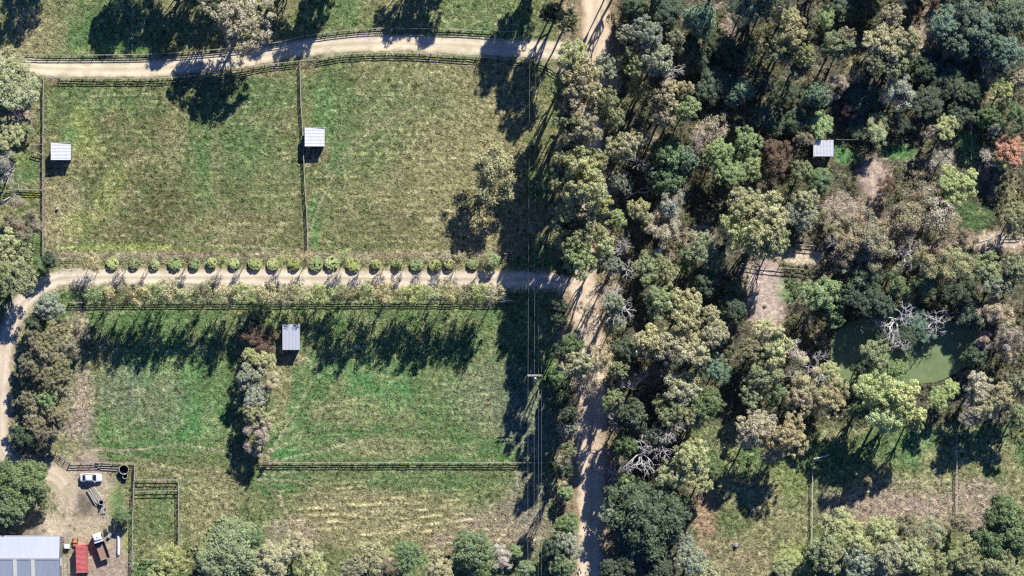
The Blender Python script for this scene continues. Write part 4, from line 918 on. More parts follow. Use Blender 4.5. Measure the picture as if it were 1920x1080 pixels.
T([
 # around the pond
 (1436, 620, 34, 11, 'gum', 'oly', 'yellow brown gum south of the pink clearing'),
 (1454, 655, 34, 11, 'gum', 'oly', 'yellow brown gum left of the bleached limbs by the pond'),
 (1410, 660, 28, 10, 'gum', 'brol', 'brown olive gum west flank of the yellow brown pair'),
 (1430, 706, 34, 10, 'gum', 'ol', 'olive gum below the yellow brown pair'),
 (1412, 740, 26, 9, 'gum', 'ol', 'olive gum above the tan fluffy trees'),
 (1456, 738, 22, 9, 'gum', 'grn', 'green gum above the tan fluffy trees'),
 (1490, 660, 24, 8, 'sparse', 'wht', 'white wiry shrub at the west end of the pond'),
 (1508, 704, 34, 9, 'thin', 'oly', 'yellow thin tree under the bleached limbs by the pond'),
 (1500, 744, 34, 10, 'soft', 'tan', 'tan feathery tree left of the golden one'),
 (1550, 745, 40, 11, 'soft', 'gold', 'golden feathery tree south of the pond'),
 (1556, 700, 28, 9, 'gum', 'oly', 'yellow crown between the pond and the golden tree'),
 (1476, 768, 17, 6, 'soft', 'bg', 'small blue green bush above the tan fluffy trees'),
 (1414, 804, 42, 13, 'soft', 'tan', 'tan fluffy tree, western of two at the meadow edge'),
 (1474, 818, 42, 13, 'soft', 'gold', 'gold tan fluffy tree, eastern of two at the meadow edge'),
 (1446, 848, 26, 9, 'soft', 'tan', 'small tan crown hanging over the meadow shade'),
 (1540, 640, 15, 4, 'thin', 'br', 'small brown bush on the west bank of the pond'),
 (1640, 668, 32, 9, 'gum', 'ol', 'dark olive tree standing between the two pools of the pond'),
 (1612, 690, 20, 8, 'gum', 'dk', 'dark crown at the foot of the western pool'),
 (1686, 694, 20, 8, 'gum', 'lgrn', 'green crown on the west bank of the eastern pool'),
 (1640, 736, 46, 15, 'gum', 'lime', 'bright lime gum, west crown south of the pond'),
 (1690, 752, 48, 15, 'gum', 'lime', 'bright lime gum, largest crown south of the pond'),
 (1662, 782, 42, 15, 'gum', 'lime', 'bright lime gum, southern crown above the meadow shade'),
 (1612, 770, 24, 10, 'gum', 'grn', 'green crown between the golden tree and the lime gums'),
 (1712, 790, 26, 11, 'gum', 'lime', 'lime crown at the south east corner of the lime gums'),
 (1762, 748, 27, 8, 'gum', 'lgrn', 'light green tree on the south bank of the eastern pool'),
 (1782, 728, 18, 7, 'gum', 'lime', 'small lime crown at the water edge of the eastern pool'),
 (1832, 728, 34, 10, 'gum', 'tan', 'tan gum south east of the eastern pool'),
 (1850, 762, 34, 10, 'gum', 'tan', 'lower tan gum with its shade on the meadow'),
 (1818, 776, 24, 9, 'gum', 'pink', 'pinkish gum crown at the west of the tan pair'),
 (1884, 744, 30, 10, 'gum', 'pale', 'pale green gum right of the tan pair'),
 (1912, 720, 26, 10, 'gum', 'ol', 'olive gum on the east edge beside the tan pair'),
 (1908, 782, 26, 9, 'gum', 'ol', 'olive gum on the east edge above the meadow'),
 (1866, 590, 34, 10, 'thin', 'tan', 'pinkish feathery tree, north crown, east of the pond'),
 (1890, 632, 34, 10, 'thin', 'pink', 'pinkish feathery tree, south crown, east of the pond'),
 (1852, 635, 26, 7, 'thin', 'pink', 'pinkish feathery tree, west crown, east of the pond'),
 (1892, 662, 20, 8, 'thin', 'pink', 'small pinkish crown at the foot of the feathery group'),
 (1712, 588, 28, 3, 'soft', 'bg', 'blue green bush between the two bleached trees in the pond'),
 (1738, 618, 26, 2.6, 'soft', 'bg', 'blue green bush at the foot of the eastern bleached tree'),
 (1700, 632, 24, 3, 'soft', 'dk', 'dark bush at the water between the pools'),
 (1660, 632, 20, 5, 'soft', 'dk', 'dark bush north of the western pool'),
 (1822, 590, 30, 6, 'dense', 'dk', 'dark tree north east of the eastern pool'),
 (1832, 668, 24, 7, 'dense', 'dk', 'dark tree on the east bank of the pond'),
 (1640, 570, 36, 10, 'dense', 'dk', 'dark tree on the north bank of the western pool'),
 (1590, 560, 28, 10, 'gum', 'dk', 'dark gum on the north west bank of the pond'),
 (1800, 545, 34, 8, 'gum', 'dk', 'dark gum between the brown canopy and the feathery group'),
 # bottom right corner
 (1566, 984, 36, 9, 'gum', 'oly', 'yellow olive gum at the foot of the western meadow fence'),
 (1604, 1012, 34, 9, 'gum', 'oly', 'yellow olive gum inside the corner grove, second from the west fence'),
 (1552, 1040, 40, 9, 'gum', 'ol', 'olive gum at the west end of the corner grove'),
 (1612, 1052, 38, 9, 'open', 'gg', 'grey open gum in the corner grove on the bottom edge'),
 (1652, 996, 36, 9, 'gum', 'oly', 'yellow gum at the top middle of the corner grove'),
 (1700, 990, 32, 8, 'gum', 'brol', 'brown olive gum at the top of the corner grove'),
 (1664, 1046, 40, 10, 'gum', 'pale', 'pale gum in the centre of the corner grove'),
 (1716, 1040, 38, 10, 'open', 'oly', 'yellow open gum centre east of the corner grove'),
 (1748, 1004, 30, 9, 'thin', 'ol', 'thin olive tree next to the foot of the eastern meadow fence'),
 (1762, 1056, 34, 9, 'gum', 'ol', 'olive gum on the bottom edge of the corner grove'),
 (1800, 980, 24, 6, 'open', 'brol', 'small brown gum at the foot of the eastern meadow fence'),
 (1812, 1038, 34, 9, 'gum', 'ol', 'olive gum between the grove and the dark round trees'),
 (1884, 968, 40, 11, 'dense', 'grn', 'dense green tree at the south east corner, upper crown'),
 (1906, 1004, 40, 11, 'dense', 'grn', 'dense green tree at the south east corner, east crown'),
 (1866, 1018, 36, 10, 'dense', 'grn', 'dense green tree at the south east corner, west crown'),
 (1880, 1062, 40, 10, 'gum', 'ol', 'olive gum in the very corner at the bottom right'),
 (1836, 1072, 30, 9, 'gum', 'ol', 'olive gum on the bottom edge left of the corner'),
 (1484, 1058, 26, 3, 'soft', 'yg', 'low yellow green shrub on the bottom edge of the meadow'),
 (1470, 1076, 24, 3, 'soft', 'ol', 'low olive shrub under the yellow green one'),
])
T([
 # north east forest
 (1398, 14, 32, 11, 'soft', 'bg', 'blue green tree on the top edge, east of the round one'),
 (1436, 8, 26, 11, 'soft', 'bg', 'blue green tree on the top edge beside the grey gums'),
 (1474, 28, 30, 14, 'open', 'pale', 'pale gum at the top of the grey gum column'),
 (1484, 62, 34, 15, 'open', 'pale', 'pale gum, second in the grey gum column'),
 (1462, 96, 30, 14, 'gum', 'ol', 'olive gum, left foot of the grey gum column'),
 (1504, 104, 32, 14, 'open', 'ol', 'olive gum, right foot of the grey gum column'),
 (1546, 34, 22, 9, 'soft', 'lgrn', 'bright green ball tree beside the grey gum column'),
 (1582, 12, 30, 10, 'dense', 'dk', 'dark tree on the top edge above the bright green ball'),
 (1566, 86, 34, 14, 'gum', 'ol', 'olive gum below the bright green ball tree'),
 (1588, 70, 20, 12, 'open', 'pink', 'pinkish crown at the shoulder of the olive gum'),
 (1672, 30, 26, 14, 'open', 'tan', 'tan gum near the top edge with bare white sticks'),
 (1652, 82, 40, 15, 'gum', 'pale', 'pale green gum, west crown of the big forest pair'),
 (1696, 76, 36, 15, 'open', 'pale', 'pale green gum, east crown of the big forest pair'),
 (1676, 118, 34, 13, 'open', 'ol', 'olive gum south of the big forest pair'),
 (1640, 120, 26, 12, 'open', 'ol', 'thin olive gum at the south west of the big forest pair'),
 (1688, 168, 34, 9, 'thin', 'gg', 'grey feathery tree south of the big forest pair'),
 (1574, 162, 22, 7, 'thin', 'pink', 'grey pink wispy tree in a shaded gap'),
 (1606, 140, 18, 7, 'sparse', 'tan', 'thin tan tree beside a sunlit strip of grass'),
 (1772, 42, 36, 13, 'soft', 'bg', 'dark blue green tree, west of the north east group'),
 (1812, 28, 42, 14, 'dense', 'dbg', 'green tree on the top edge in the north east group'),
 (1846, 60, 46, 14, 'dense', 'dbg', 'largest green tree of the north east group'),
 (1796, 82, 34, 13, 'dense', 'dbg', 'green tree at the south west of the north east group'),
 (1890, 28, 42, 14, 'dense', 'dbg', 'green tree in the top right corner'),
 (1886, 96, 34, 12, 'soft', 'bg', 'bluish tree at the south of the north east group'),
 (1912, 150, 24, 9, 'open', 'tan', 'tan twiggy tree on the east edge below the green group'),
 (1884, 164, 27, 9, 'gum', 'yg', 'yellow green clumped tree near the east edge'),
 (1850, 118, 18, 7, 'open', 'tan', 'small tan crown above the slanting sunlit strip'),
 (1742, 6, 28, 11, 'thin', 'red', 'dark maroon tree on the top edge'),
 (1706, 10, 26, 11, 'dense', 'dk', 'dark tree on the top edge left of the maroon one'),
 (1626, 14, 26, 10, 'dense', 'dk', 'dark tree on the top edge above the big forest pair'),
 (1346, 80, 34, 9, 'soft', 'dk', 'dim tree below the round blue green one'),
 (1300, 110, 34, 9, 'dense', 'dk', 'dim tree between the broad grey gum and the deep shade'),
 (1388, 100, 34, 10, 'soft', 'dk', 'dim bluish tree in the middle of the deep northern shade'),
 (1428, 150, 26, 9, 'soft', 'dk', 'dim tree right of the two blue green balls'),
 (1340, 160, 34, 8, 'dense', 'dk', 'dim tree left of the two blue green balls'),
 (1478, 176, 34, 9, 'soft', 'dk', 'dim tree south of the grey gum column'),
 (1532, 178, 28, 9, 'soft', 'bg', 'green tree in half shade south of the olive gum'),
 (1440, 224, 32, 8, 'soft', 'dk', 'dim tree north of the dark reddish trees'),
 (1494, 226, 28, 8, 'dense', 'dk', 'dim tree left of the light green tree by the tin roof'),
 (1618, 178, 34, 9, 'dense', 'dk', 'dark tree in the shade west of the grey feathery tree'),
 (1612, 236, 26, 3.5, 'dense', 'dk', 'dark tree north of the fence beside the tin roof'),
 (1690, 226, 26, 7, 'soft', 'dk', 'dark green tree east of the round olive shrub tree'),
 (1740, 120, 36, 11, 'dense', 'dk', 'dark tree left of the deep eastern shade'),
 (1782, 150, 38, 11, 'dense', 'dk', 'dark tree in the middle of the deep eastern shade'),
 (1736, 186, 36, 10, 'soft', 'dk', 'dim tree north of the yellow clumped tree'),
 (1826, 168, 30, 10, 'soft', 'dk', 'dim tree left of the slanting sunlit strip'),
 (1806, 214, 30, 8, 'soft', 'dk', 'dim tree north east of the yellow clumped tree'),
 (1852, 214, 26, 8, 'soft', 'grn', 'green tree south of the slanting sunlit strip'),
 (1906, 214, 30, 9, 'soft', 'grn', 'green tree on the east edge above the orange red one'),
 (1460, -60, 50, 17, 'gum', 'ol', 'tall gum above the top edge over the grey gum column'),
 (1560, -70, 50, 17, 'gum', 'ol', 'tall gum above the top edge north of the bright green ball'),
 (1360, -60, 50, 17, 'gum', 'ol', 'tall gum above the top edge north of the round blue green tree'),
 (1260, -70, 46, 16, 'gum', 'ol', 'tall gum above the top edge just east of the road'),
 (1660, -80, 50, 16, 'gum', 'ol', 'tall gum above the top edge north of the tan gum'),
 (1760, -80, 50, 17, 'gum', 'ol', 'tall gum above the top edge north of the maroon tree'),
 (1860, -90, 50, 17, 'gum', 'ol', 'tall gum above the top edge near the east corner'),
])
# bleached dead trees
for (px, py, r, h, lab) in [
 (1152, 574, 42, 14, 'large bleached dead tree spreading over the road below the south drive'),
 (1150, 548, 20, 9, 'small tangle of bleached branches above the large dead tree'),
 (1166, 470, 26, 10, 'bleached dead tree east of the road opposite the planted rows'),
 (1176, 506, 22, 12, 'dead tree with one long curved white limb'),
 (1190, 722, 32, 10, 'thin grey dead tree in deep shade below the cream gums'),
 (1162, 790, 26, 10, 'dead tree with crooked branches beside the shaded road'),
 (1256, 800, 36, 12, 'bleached forked dead tree below the olive gum'),
 (1204, 852, 42, 13, 'bleached dead tree with zigzag limbs above the great dark tree'),
 (1240, 832, 34, 12, 'bleached dead tree right of the zigzag one'),
 (1150, 888, 22, 8, 'bleached snag reaching toward the road'),
 (1196, 300, 24, 13, 'twisting white dead limbs between the knotted tree and the dark green pair'),
 (1262, 130, 24, 13, 'bare white twigs poking out east of the broad grey green gum'),
 (1534, 690, 34, 12, 'bleached dead tree on the west bank of the pond'),
 (1682, 600, 42, 9, 'western bleached dead tree standing in the pond'),
 (1756, 600, 34, 8, 'eastern bleached dead tree standing in the pond'),
 (1690, 645, 22, 7, 'small bleached snag between the two pools'),
 (1702, 472, 34, 14, 'dead tree with white forked limbs over the brown canopy'),
 (1300, 1046, 26, 9, 'white dead limbs inside the pale grey tree at the bottom'),
 (1572, 458, 24, 9, 'grey dead tree at the fence of the pale track'),
 (1684, 14, 18, 14, 'bare white sticks near the top edge'),
 (1494, 700, 22, 9, 'short bleached branches left of the pond dead tree'),
 (8, 325, 26, 7, 'leafless tree on the west edge over the green patch'),
]:
    tree(px, py, r, h, 'dead', 'wht', lab, 'dead tree')

# planted rows along the south drive
ORD = ['first', 'second', 'third', 'fourth', 'fifth', 'sixth', 'seventh', 'eighth', 'ninth', 'tenth', 'eleventh', 'twelfth', 'thirteenth', 'fourteenth', 'fifteenth', 'sixteenth', 'seventeenth', 'eighteenth', 'nineteenth', 'twentieth', 'twenty-first', 'twenty-second', 'twenty-third', 'twenty-fourth', 'twenty-fifth', 'twenty-sixth', 'twenty-seventh', 'twenty-eighth', 'twenty-ninth', 'thirtieth']
bx = [(211, 495, 11), (253, 496, 10.5), (290, 497, 10), (325, 494, 12.5), (367, 496, 10.5), (399, 494, 11.5), (441, 494, 11.5), (477, 494, 12.5), (512, 494, 12.5), (551, 496, 10.5), (591, 495, 12.5), (624, 494, 12), (661, 496, 12.5), (704, 495, 10.5), (745, 495, 10.5), (782, 496, 12.5), (816, 497, 12), (845, 496, 11), (889, 494, 12)]
for i, (px, py, r) in enumerate(bx):
    tree(px+random.uniform(-3, 3), py+random.uniform(-2, 2), r*random.uniform(.82, 1.08), random.uniform(1.05, 1.4), 'bush', random.choice(['lime', 'lime', 'yg', 'lgrn']), f'round clipped lime green bush, {ORD[i]} from the west in the row north of the drive', 'bush', group='round bushes along the drive')
tree(922, 488, 17, 3.6, 'dense', 'lgrn', 'larger green round tree ending the row of clipped bushes at the east', 'tree')
yx = [(165, 492), (182, 498), (238, 488), (276, 486), (352, 480), (418, 486), (460, 484), (532, 486), (574, 484), (645, 482), (682, 486), (726, 484), (764, 482), (800, 486), (836, 480), (862, 484), (905, 490)]
for i, (px, py) in enumerate(yx):
    tree(px, py, random.uniform(12, 17), random.uniform(5.5, 7.5), 'wispy', random.choice(['tan', 'brol', 'brol', 'gold', 'yg']), f'thin half-bare young tree, {ORD[i]} from the west among the clipped bushes', group='thin trees among the clipped bushes')
sx = [(180, 551, 'lgrn'), (205, 556, 'gold'), (232, 551, 'brol'), (268, 554, 'gold'), (292, 551, 'lgrn'), (314, 548, 'gold'), (348, 553, 'oly'), (383, 551, 'brol'), (420, 553, 'gold'), (452, 553, 'oly'), (498, 550, 'gold'), (532, 557, 'brol'), (570, 553, 'oly'), (604, 550, 'yg'), (632, 552, 'lgrn'), (652, 554, 'brol'), (690, 551, 'oly'), (724, 553, 'gold'), (756, 552, 'oly'), (778, 556, 'yg'), (808, 554, 'oly'), (838, 551, 'gold'), (872, 554, 'brol'), (900, 552, 'yg'), (926, 555, 'pale')]
for i, (px, py, tn) in enumerate(sx):
    tree(px, py, random.uniform(19, 24), random.uniform(10.5, 13)*(.62 if 555 < px < 640 else 1), 'young', tn, f'slender {dict(lgrn="green", gold="golden", tan="tan", pink="pinkish", oly="olive yellow", yg="yellow green", pale="pale", brol="brownish").get(tn)} pale-stemmed tree, {ORD[i]} from the west, south of the drive', group='slender trees south of the drive')
# ------------------------------------------------------------------ fences
def rail_mesh(path, z, th, ht):
    """a rail of rectangular section that follows the path"""
    p = path; t = np.gradient(p, axis=0); t /= np.hypot(t[:, 0], t[:, 1])[:, None]+1e-9; nr = np.stack([-t[:, 1], t[:, 0]], 1)
    n = len(p); V = []
    for a, b in ((-1, -1), (1, -1), (1, 1), (-1, 1)):
        q = p+nr*a*th/2; V.append(np.column_stack([q, np.full(n, z+b*ht/2)]))
    V = np.stack(V, 1).reshape(-1, 3); F = []
    for i in range(n-1):
        for k in range(4): F.append((i*4+k, i*4+(k+1) % 4, (i+1)*4+(k+1) % 4, (i+1)*4+k))
    F += [(0, 3, 2, 1), ((n-1)*4, (n-1)*4+1, (n-1)*4+2, (n-1)*4+3)]
    me = bpy.data.meshes.new('rail'); me.from_pydata([tuple(v) for v in V], [], F); me.update(); return me

POST = {}
def post_mesh(h, r, mat):
    k = (h, r, mat)
    if k not in POST:
        mb = MB(); mb.lathe([(r, -.25), (r*.97, h*.5), (r*.93, h-.03), (r*.7, h)], n=8); POST[k] = mb.mesh('post', M[mat])
    return POST[k]

def fence(label, pts, h=1.3, spacing=2.35, rails=(1.22, .85, .48), th=.09, ht=.13, r=.08, mat='timber', pmat='post', smooth=True, name='rail_fence', group=None, cat='fence'):
    path = smooth_path(pts, .5) if smooth and len(pts) > 2 else np.vstack([np.linspace((X(a[0]), Y(a[1])), (X(b[0]), Y(b[1])), 12, endpoint=False) for a, b in zip(pts, pts[1:])]+[[(X(pts[-1][0]), Y(pts[-1][1]))]])
    o = path[0].copy(); f = thing(name, label, cat, (o[0], o[1], 0), 0, group)
    loc = path-o
    d = np.concatenate([[0], np.cumsum(np.hypot(*np.diff(loc, axis=0).T))]); n = max(1, round(d[-1]/spacing)); s = np.linspace(0, d[-1], n+1)
    px = np.interp(s, d, loc[:, 0]); py = np.interp(s, d, loc[:, 1])
    pm = post_mesh(h, r, pmat)
    for a, b in zip(px, py):
        q = obj('post', pm, f); q.location = (a+random.uniform(-.03, .03), b+random.uniform(-.03, .03), random.uniform(-.04, .05)); q.rotation_euler = (random.uniform(-.03, .03), random.uniform(-.03, .03), random.uniform(0, 6))
    for z in rails:
        w_ = loc + RS.normal(size=loc.shape)*.012
        me = rail_mesh(w_, z, th, ht); me.materials.append(M['pale_timber' if z == rails[0] and mat == 'timber' else mat]); obj('rail' if ht > .05 else 'wire', me, f)
    return f

def gate(label, a, b, h=1.15, mat='metal', z0=.15):
    A = P(*a); B = P(*b); L = (B-A).length; rz = math.atan2(B.y-A.y, B.x-A.x)
    g = thing('gate', label, 'gate', A, rz)
    fr = MB()
    for z in (z0, z0+h): fr.tube((0, 0, z), (L, 0, z), .035, n=8)
    for x in (0, L): fr.tube((x, 0, z0), (x, 0, z0+h), .035, n=8)
    fr.build('frame', M[mat], g)
    for k in range(1, 5): MB().tube((0.03, 0, z0+h*k/5), (L-.03, 0, z0+h*k/5), .02, n=6).build('bar', M[mat], g)
    MB().tube((L*.5, 0, z0), (L*.5, 0, z0+h), .02, n=6).build('brace', M[mat], g)
    MB().box((L, 0, z0+h*.6), (.12, .08, .1)).build('latch', M['dark_metal'], g)
    return g

fence('long curved rail fence along the north side of the northern drive', [(-10, 92), (10, 97), (60, 103), (130, 104), (250, 103), (340, 99), (440, 90), (520, 80), (570, 69), (640, 59), (700, 54), (760, 54), (850, 56), (926, 60)])
fence('rail fence along the top of the north west paddock, south of the drive', [(113, 147), (200, 148), (300, 147), (360, 143), (440, 133), (500, 122), (561, 115)])
fence('rail fence along the curved top of the north east paddock', [(597, 112), (640, 104), (700, 100), (760, 100), (830, 103), (900, 108), (960, 112), (1000, 114)])
fence('short rail fence slanting from the paddock corner to the dirt road', [(1000, 114), (1022, 120), (1046, 134)])
fence('rail fence down the west side of the north west paddock', [(83, 146), (82, 260), (82, 380), (82, 488)], smooth=False)
fence('rail fence dividing the two northern paddocks', [(563, 118), (565, 190), (568, 240), (572, 340), (576, 400), (578, 474)])
fence('rail fence along the north side of the south west and south east paddocks', [(130, 567), (400, 566), (700, 565), (975, 566)])
fence('straight rail fence crossing the southern paddocks to the road', [(487, 867), (700, 867), (1046, 867)], spacing=2.85, smooth=False)
fence('low wire fence between the northern paddocks and the clipped bushes', [(60, 482), (500, 482), (948, 482)], h=1.15, spacing=4.5, rails=(1.1, .75), th=.035, ht=.06, mat='post', r=.06, name='wire_fence')
fence('short rail fence crossing the green patch on the west edge', [(12, 358), (40, 356), (82, 357)], spacing=2.4)
fence('rail fence at the west corner of the yard slanting down to the car bay', [(105, 848), (132, 868)], rails=(1.22, .95, .7, .45, .2), th=.06, ht=.05, spacing=1.2)
fence('rail fence behind the white car and the tanks', [(132, 868), (190, 867), (254, 868)], spacing=2.3, smooth=False)
fence('short rail fence from the tanks to the narrow pen', [(254, 868), (253, 899)], spacing=1.8)
fence('rail fence across the head of the narrow pen', [(253, 899), (336, 899)], spacing=2.4, rails=(1.75, 1.2, .65), h=1.8)
fence('second rail across the narrow pen below its head', [(253, 920), (336, 919)], spacing=2.4, rails=(1.3, .7), h=1.35)
fence('rail fence down the west side of the narrow pen', [(253, 899), (250, 980), (249, 1068)], spacing=2.6, rails=(1.6, 1.1, .6), h=1.7, smooth=False)
fence('rail fence down the east side of the narrow pen', [(336, 899), (337, 1026)], spacing=2.6, rails=(1.6, 1.1, .6), h=1.7)
fence('short rail fence closing the south end of the narrow pen', [(266, 1048), (320, 1049)], spacing=2.4, rails=(1.6, .9), h=1.7)
fence('wire fence running down from the middle tree line', [(470, 898), (469, 990)], h=1.2, spacing=3.2, rails=(1.15, .7), th=.03, ht=.04, mat='post', name='wire_fence')
fence('wire fence beside the west verge of the dirt road', [(1048, 790), (1048, 870), (1042, 1000)], h=1.3, spacing=3.5, rails=(1.2, .8, .4), th=.02, ht=.03, mat='metal', name='wire_fence', smooth=False)
fence('pale wire fence crossing the northern strip', [(249, -30), (249, 102)], h=1.2, spacing=4.0, rails=(1.15, .7), th=.04, ht=.04, mat='metal', name='wire_fence')
fence('thin dark wire fence slanting across the northern strip', [(622, -20), (606, 62)], h=1.1, spacing=3.5, rails=(1.05, .6), th=.03, ht=.05, mat='post', name='wire_fence')
fence('western pale fence running north to south through the meadow', [(1521, 1026), (1522, 940), (1523, 860)], h=1.25, spacing=4.2, rails=(1.2, .7), th=.14, ht=.05, mat='pale_timber', smooth=False)
fence('short pale fence turning off the western meadow fence', [(1523, 860), (1553, 853)], h=1.25, spacing=3.3, rails=(1.2,), th=.22, ht=.05, mat='paint_white')
fence('eastern pale fence running north to south through the meadow', [(1793, 812), (1793, 890), (1793, 965)], h=1.25, spacing=4.2, rails=(1.2, .7), th=.12, ht=.05, mat='pale_timber', smooth=False)
fence('short thin fence turning off the eastern meadow fence', [(1793, 812), (1826, 812)], h=1.25, spacing=3.3, rails=(1.2,), th=.12, ht=.04, mat='pale_timber', name='wire_fence')
fence('upper rail fence beside the fenced pale track', [(1488, 458), (1540, 462)], h=1.4, spacing=2.6, rails=(1.3, .7))
fence('lower rail fence beside the fenced pale track', [(1388, 494), (1440, 500), (1508, 505)], h=1.4, spacing=2.8, rails=(1.3, .7))
fence('rail fence at the north side of the eastern dirt track', [(1880, 442), (1916, 440)], h=1.3, spacing=2.4, rails=(1.2, .7))
fence('wire fence east of the small tin roof', [(1566, 262), (1625, 263), (1700, 262)], h=1.2, spacing=3.0, rails=(1.15,), th=.05, ht=.06, mat='metal', name='wire_fence', smooth=False)
fence('fence running up through the green gap near the east edge', [(1820, 300), (1821, 225)], h=1.2, spacing=2.4, rails=(1.15, .6))
gate('metal gate at the north west corner of the paddocks', (84, 146), (111, 147))
gate('metal gate between the two northern paddocks', (564, 115), (594, 112))
gate('pale metal gate at the east end of the curved northern fence', (928, 60), (966, 60))
gate('metal gate across the planted drive near the road', (948, 484), (947, 508))
g_ = gate('open metal gate of the small western pen', (60, 272), (80, 271))
fence('short double rail beside the small western pen gate', [(62, 284), (81, 290)], spacing=1.2, rails=(1.2, .8))

# ------------------------------------------------------------------ power line
def pole(px, py, label):
    t = thing('power_pole', label, 'power pole', P(px, py), 0)
    MB().lathe([(.19, -.3), (.17, 5), (.13, 11.2)], n=12).build('pole', M['post'], t)
    for y, z in ((.55, 10.9), (.0, 10.1)):
        a = MB().cbox((0, y*.35, z), (3.1, .2, .14)).build('crossarm', M['pale_timber'], t)
        for x in (-1.4, -.75, .75, 1.4): MB().lathe([(.03, .07), (.06, .10), (.07, .18), (.04, .24)], (x, y*.35, z), n=8).build('insulator', M['concrete'], a)
    b = MB().lathe([(.30, 8.3), (.34, 8.35), (.34, 9.4), (.26, 9.5)], (0, -.62, 0), n=16).build('transformer', M['paint_white'], t, True)
    for x in (-.14, .14): MB().tube((x, -.62, 9.5), (x, -.55, 9.9), .05, .03, 6).build('bushing', M['metal'], b)
    for x in (-1, 1): MB().tube((x*1.2, .19, 10.85), (0, 0, 9.6), .03, n=5).build('brace', M['metal'], t)
    return t
pole(1002, 702, 'timber power pole with two crossarms and a pale transformer')
pole(1006, -58, 'power pole above the top edge casting the crossarm shade beside the drive')
PB = [(1006, -58), (1002, 702), (1001, 1480)]
pole(1001, 1480, 'power pole far beyond the bottom edge')
def wires():
    names = {-1.4: 'westernmost high wire', -.1: 'middle high wire', .75: 'inner eastern high wire', 1.4: 'easternmost high wire'}
    for x, nm in names.items():
        mb = MB()
        for (ax, ay), (bx_, by_) in zip(PB, PB[1:]):
            z = 11.1; A = P(ax, ay, z)+Vector((x, 0, 0)); B = P(bx_, by_, z)+Vector((x, 0, 0)); prev = None
            for i in range(31):
                t = i/30; q = A.lerp(B, t); q.z -= 1.1*4*t*(1-t)
                if prev is not None: mb.tube(prev, q, .012, n=4, cap=False)
                prev = q
        tag(mb.build('power_wire', M['wire']), f'{nm} strung north to south over the power poles', 'wire', 'power wires')
wires()
mb = MB(); A = P(1002, 566, 5.8); B = P(1002, 702, 9.8); prev = P(944, 563, 4.6)
for i in range(1, 15):
    q = P(944, 563, 4.6).lerp(P(1040, 562, 6.5), i/14); q.z -= .5*4*(i/14)*(1-i/14); mb.tube(prev, q, .012, n=4, cap=False); prev = q
tag(mb.build('power_wire', M['wire']), 'short service wire from the avenue end toward the road', 'wire')

# ------------------------------------------------------------------ shelters
def sheet_roof(mb, w_, d, z0, z1, pitch=.2, amp=.02, th=.03, y_off=0):
    """corrugated sheet, ribs run down the slope (y); z0 at -y, z1 at +y"""
    n = int(w_/pitch)*4; xs = np.linspace(-w_/2, w_/2, n+1)
    for k, sgn in ((0, 1), (1, -1)):
        pass
    top = []; 
    for x in xs:
        zz = amp*math.sin((x+w_/2)/pitch*2*PI)
        top.append((x, -d/2+y_off, z0+zz)); top.append((x, d/2+y_off, z1+zz))
    vs = top+[(a, b, c-th) for a, b, c in top]; m = len(top); fs = []
    for i in range(n):
        a = 2*i; fs.append((a, a+2, a+3, a+1)); fs.append((m+a+1, m+a+3, m+a+2, m+a))
        fs.append((a, m+a, m+a+2, a+2)); fs.append((a+1, a+3, m+a+3, m+a+1))
    fs.append((0, 1, m+1, m)); fs.append((m-2, 2*m-2, 2*m-1, m-1))
    mb.add(vs, fs); return mb

def shelter(label, px, py, wpx, dpx, h, mat='roof_white', rz=0.0, openside='S', dz=.25, ribs='x', cap=True):
    k = 1-h/H; W = wpx*S*k; D = dpx*S*k
    t = thing('field_shelter', label, 'shelter', (X(px)*k, Y(py)*k, 0), rz)
    if ribs == 'x':
        r = sheet_roof(MB(), D, W, h-dz/2, h+dz/2, .3, .035).build('roof', M[mat], t); r.rotation_euler = (0, 0, PI/2)
    else:
        r = sheet_roof(MB(), W, D, h-dz/2, h+dz/2, .3, .035).build('roof', M[mat], t)
    if cap: MB().box((0, D/2+.02, h+.0), (W+.06, .10, .12)).build('gutter', M['metal'], r)
    if cap and ribs == 'x': r.children[0].parent = t
    e = .18; hh = h-dz/2-.1
    walls = {'N': ((0, D/2-e, hh/2), (W-2*e, .05, hh)), 'S': ((0, -D/2+e, hh/2), (W-2*e, .05, hh)), 'W': ((-W/2+e, 0, hh/2), (.05, D-2*e-.12, hh)), 'E': ((W/2-e, 0, hh/2), (.05, D-2*e-.12, hh))}
    for s_, (c, d) in walls.items():
        if s_ != openside: MB().box(c, d).build('wall', M['wall'], t)
    for sx_ in (-1, 1):
        for sy in (-1, 1):
            q = obj('post', post_mesh(round(hh, 2), .07, 'timber'), t); q.location = (sx_*(W/2-e-.1), sy*(D/2-e-.1), 0)
    return t
shelter('white ribbed shelter roof astride the fence between the northern paddocks', 590, 257, 37, 35, 2.6)
shelter('white ribbed shelter roof in the west corner of the north west paddock', 114, 284, 37, 32, 2.6)
shelter('plain pale grey shelter roof with leaf shade beside the middle tree line', 546, 632, 33, 48, 2.7, mat='roof_grey', ribs='y', dz=.15)
shelter('small tin shelter roof with upright ribs among the eastern trees', 1544, 278, 38, 30, 2.6, mat='roof_white', ribs='y', dz=.3)

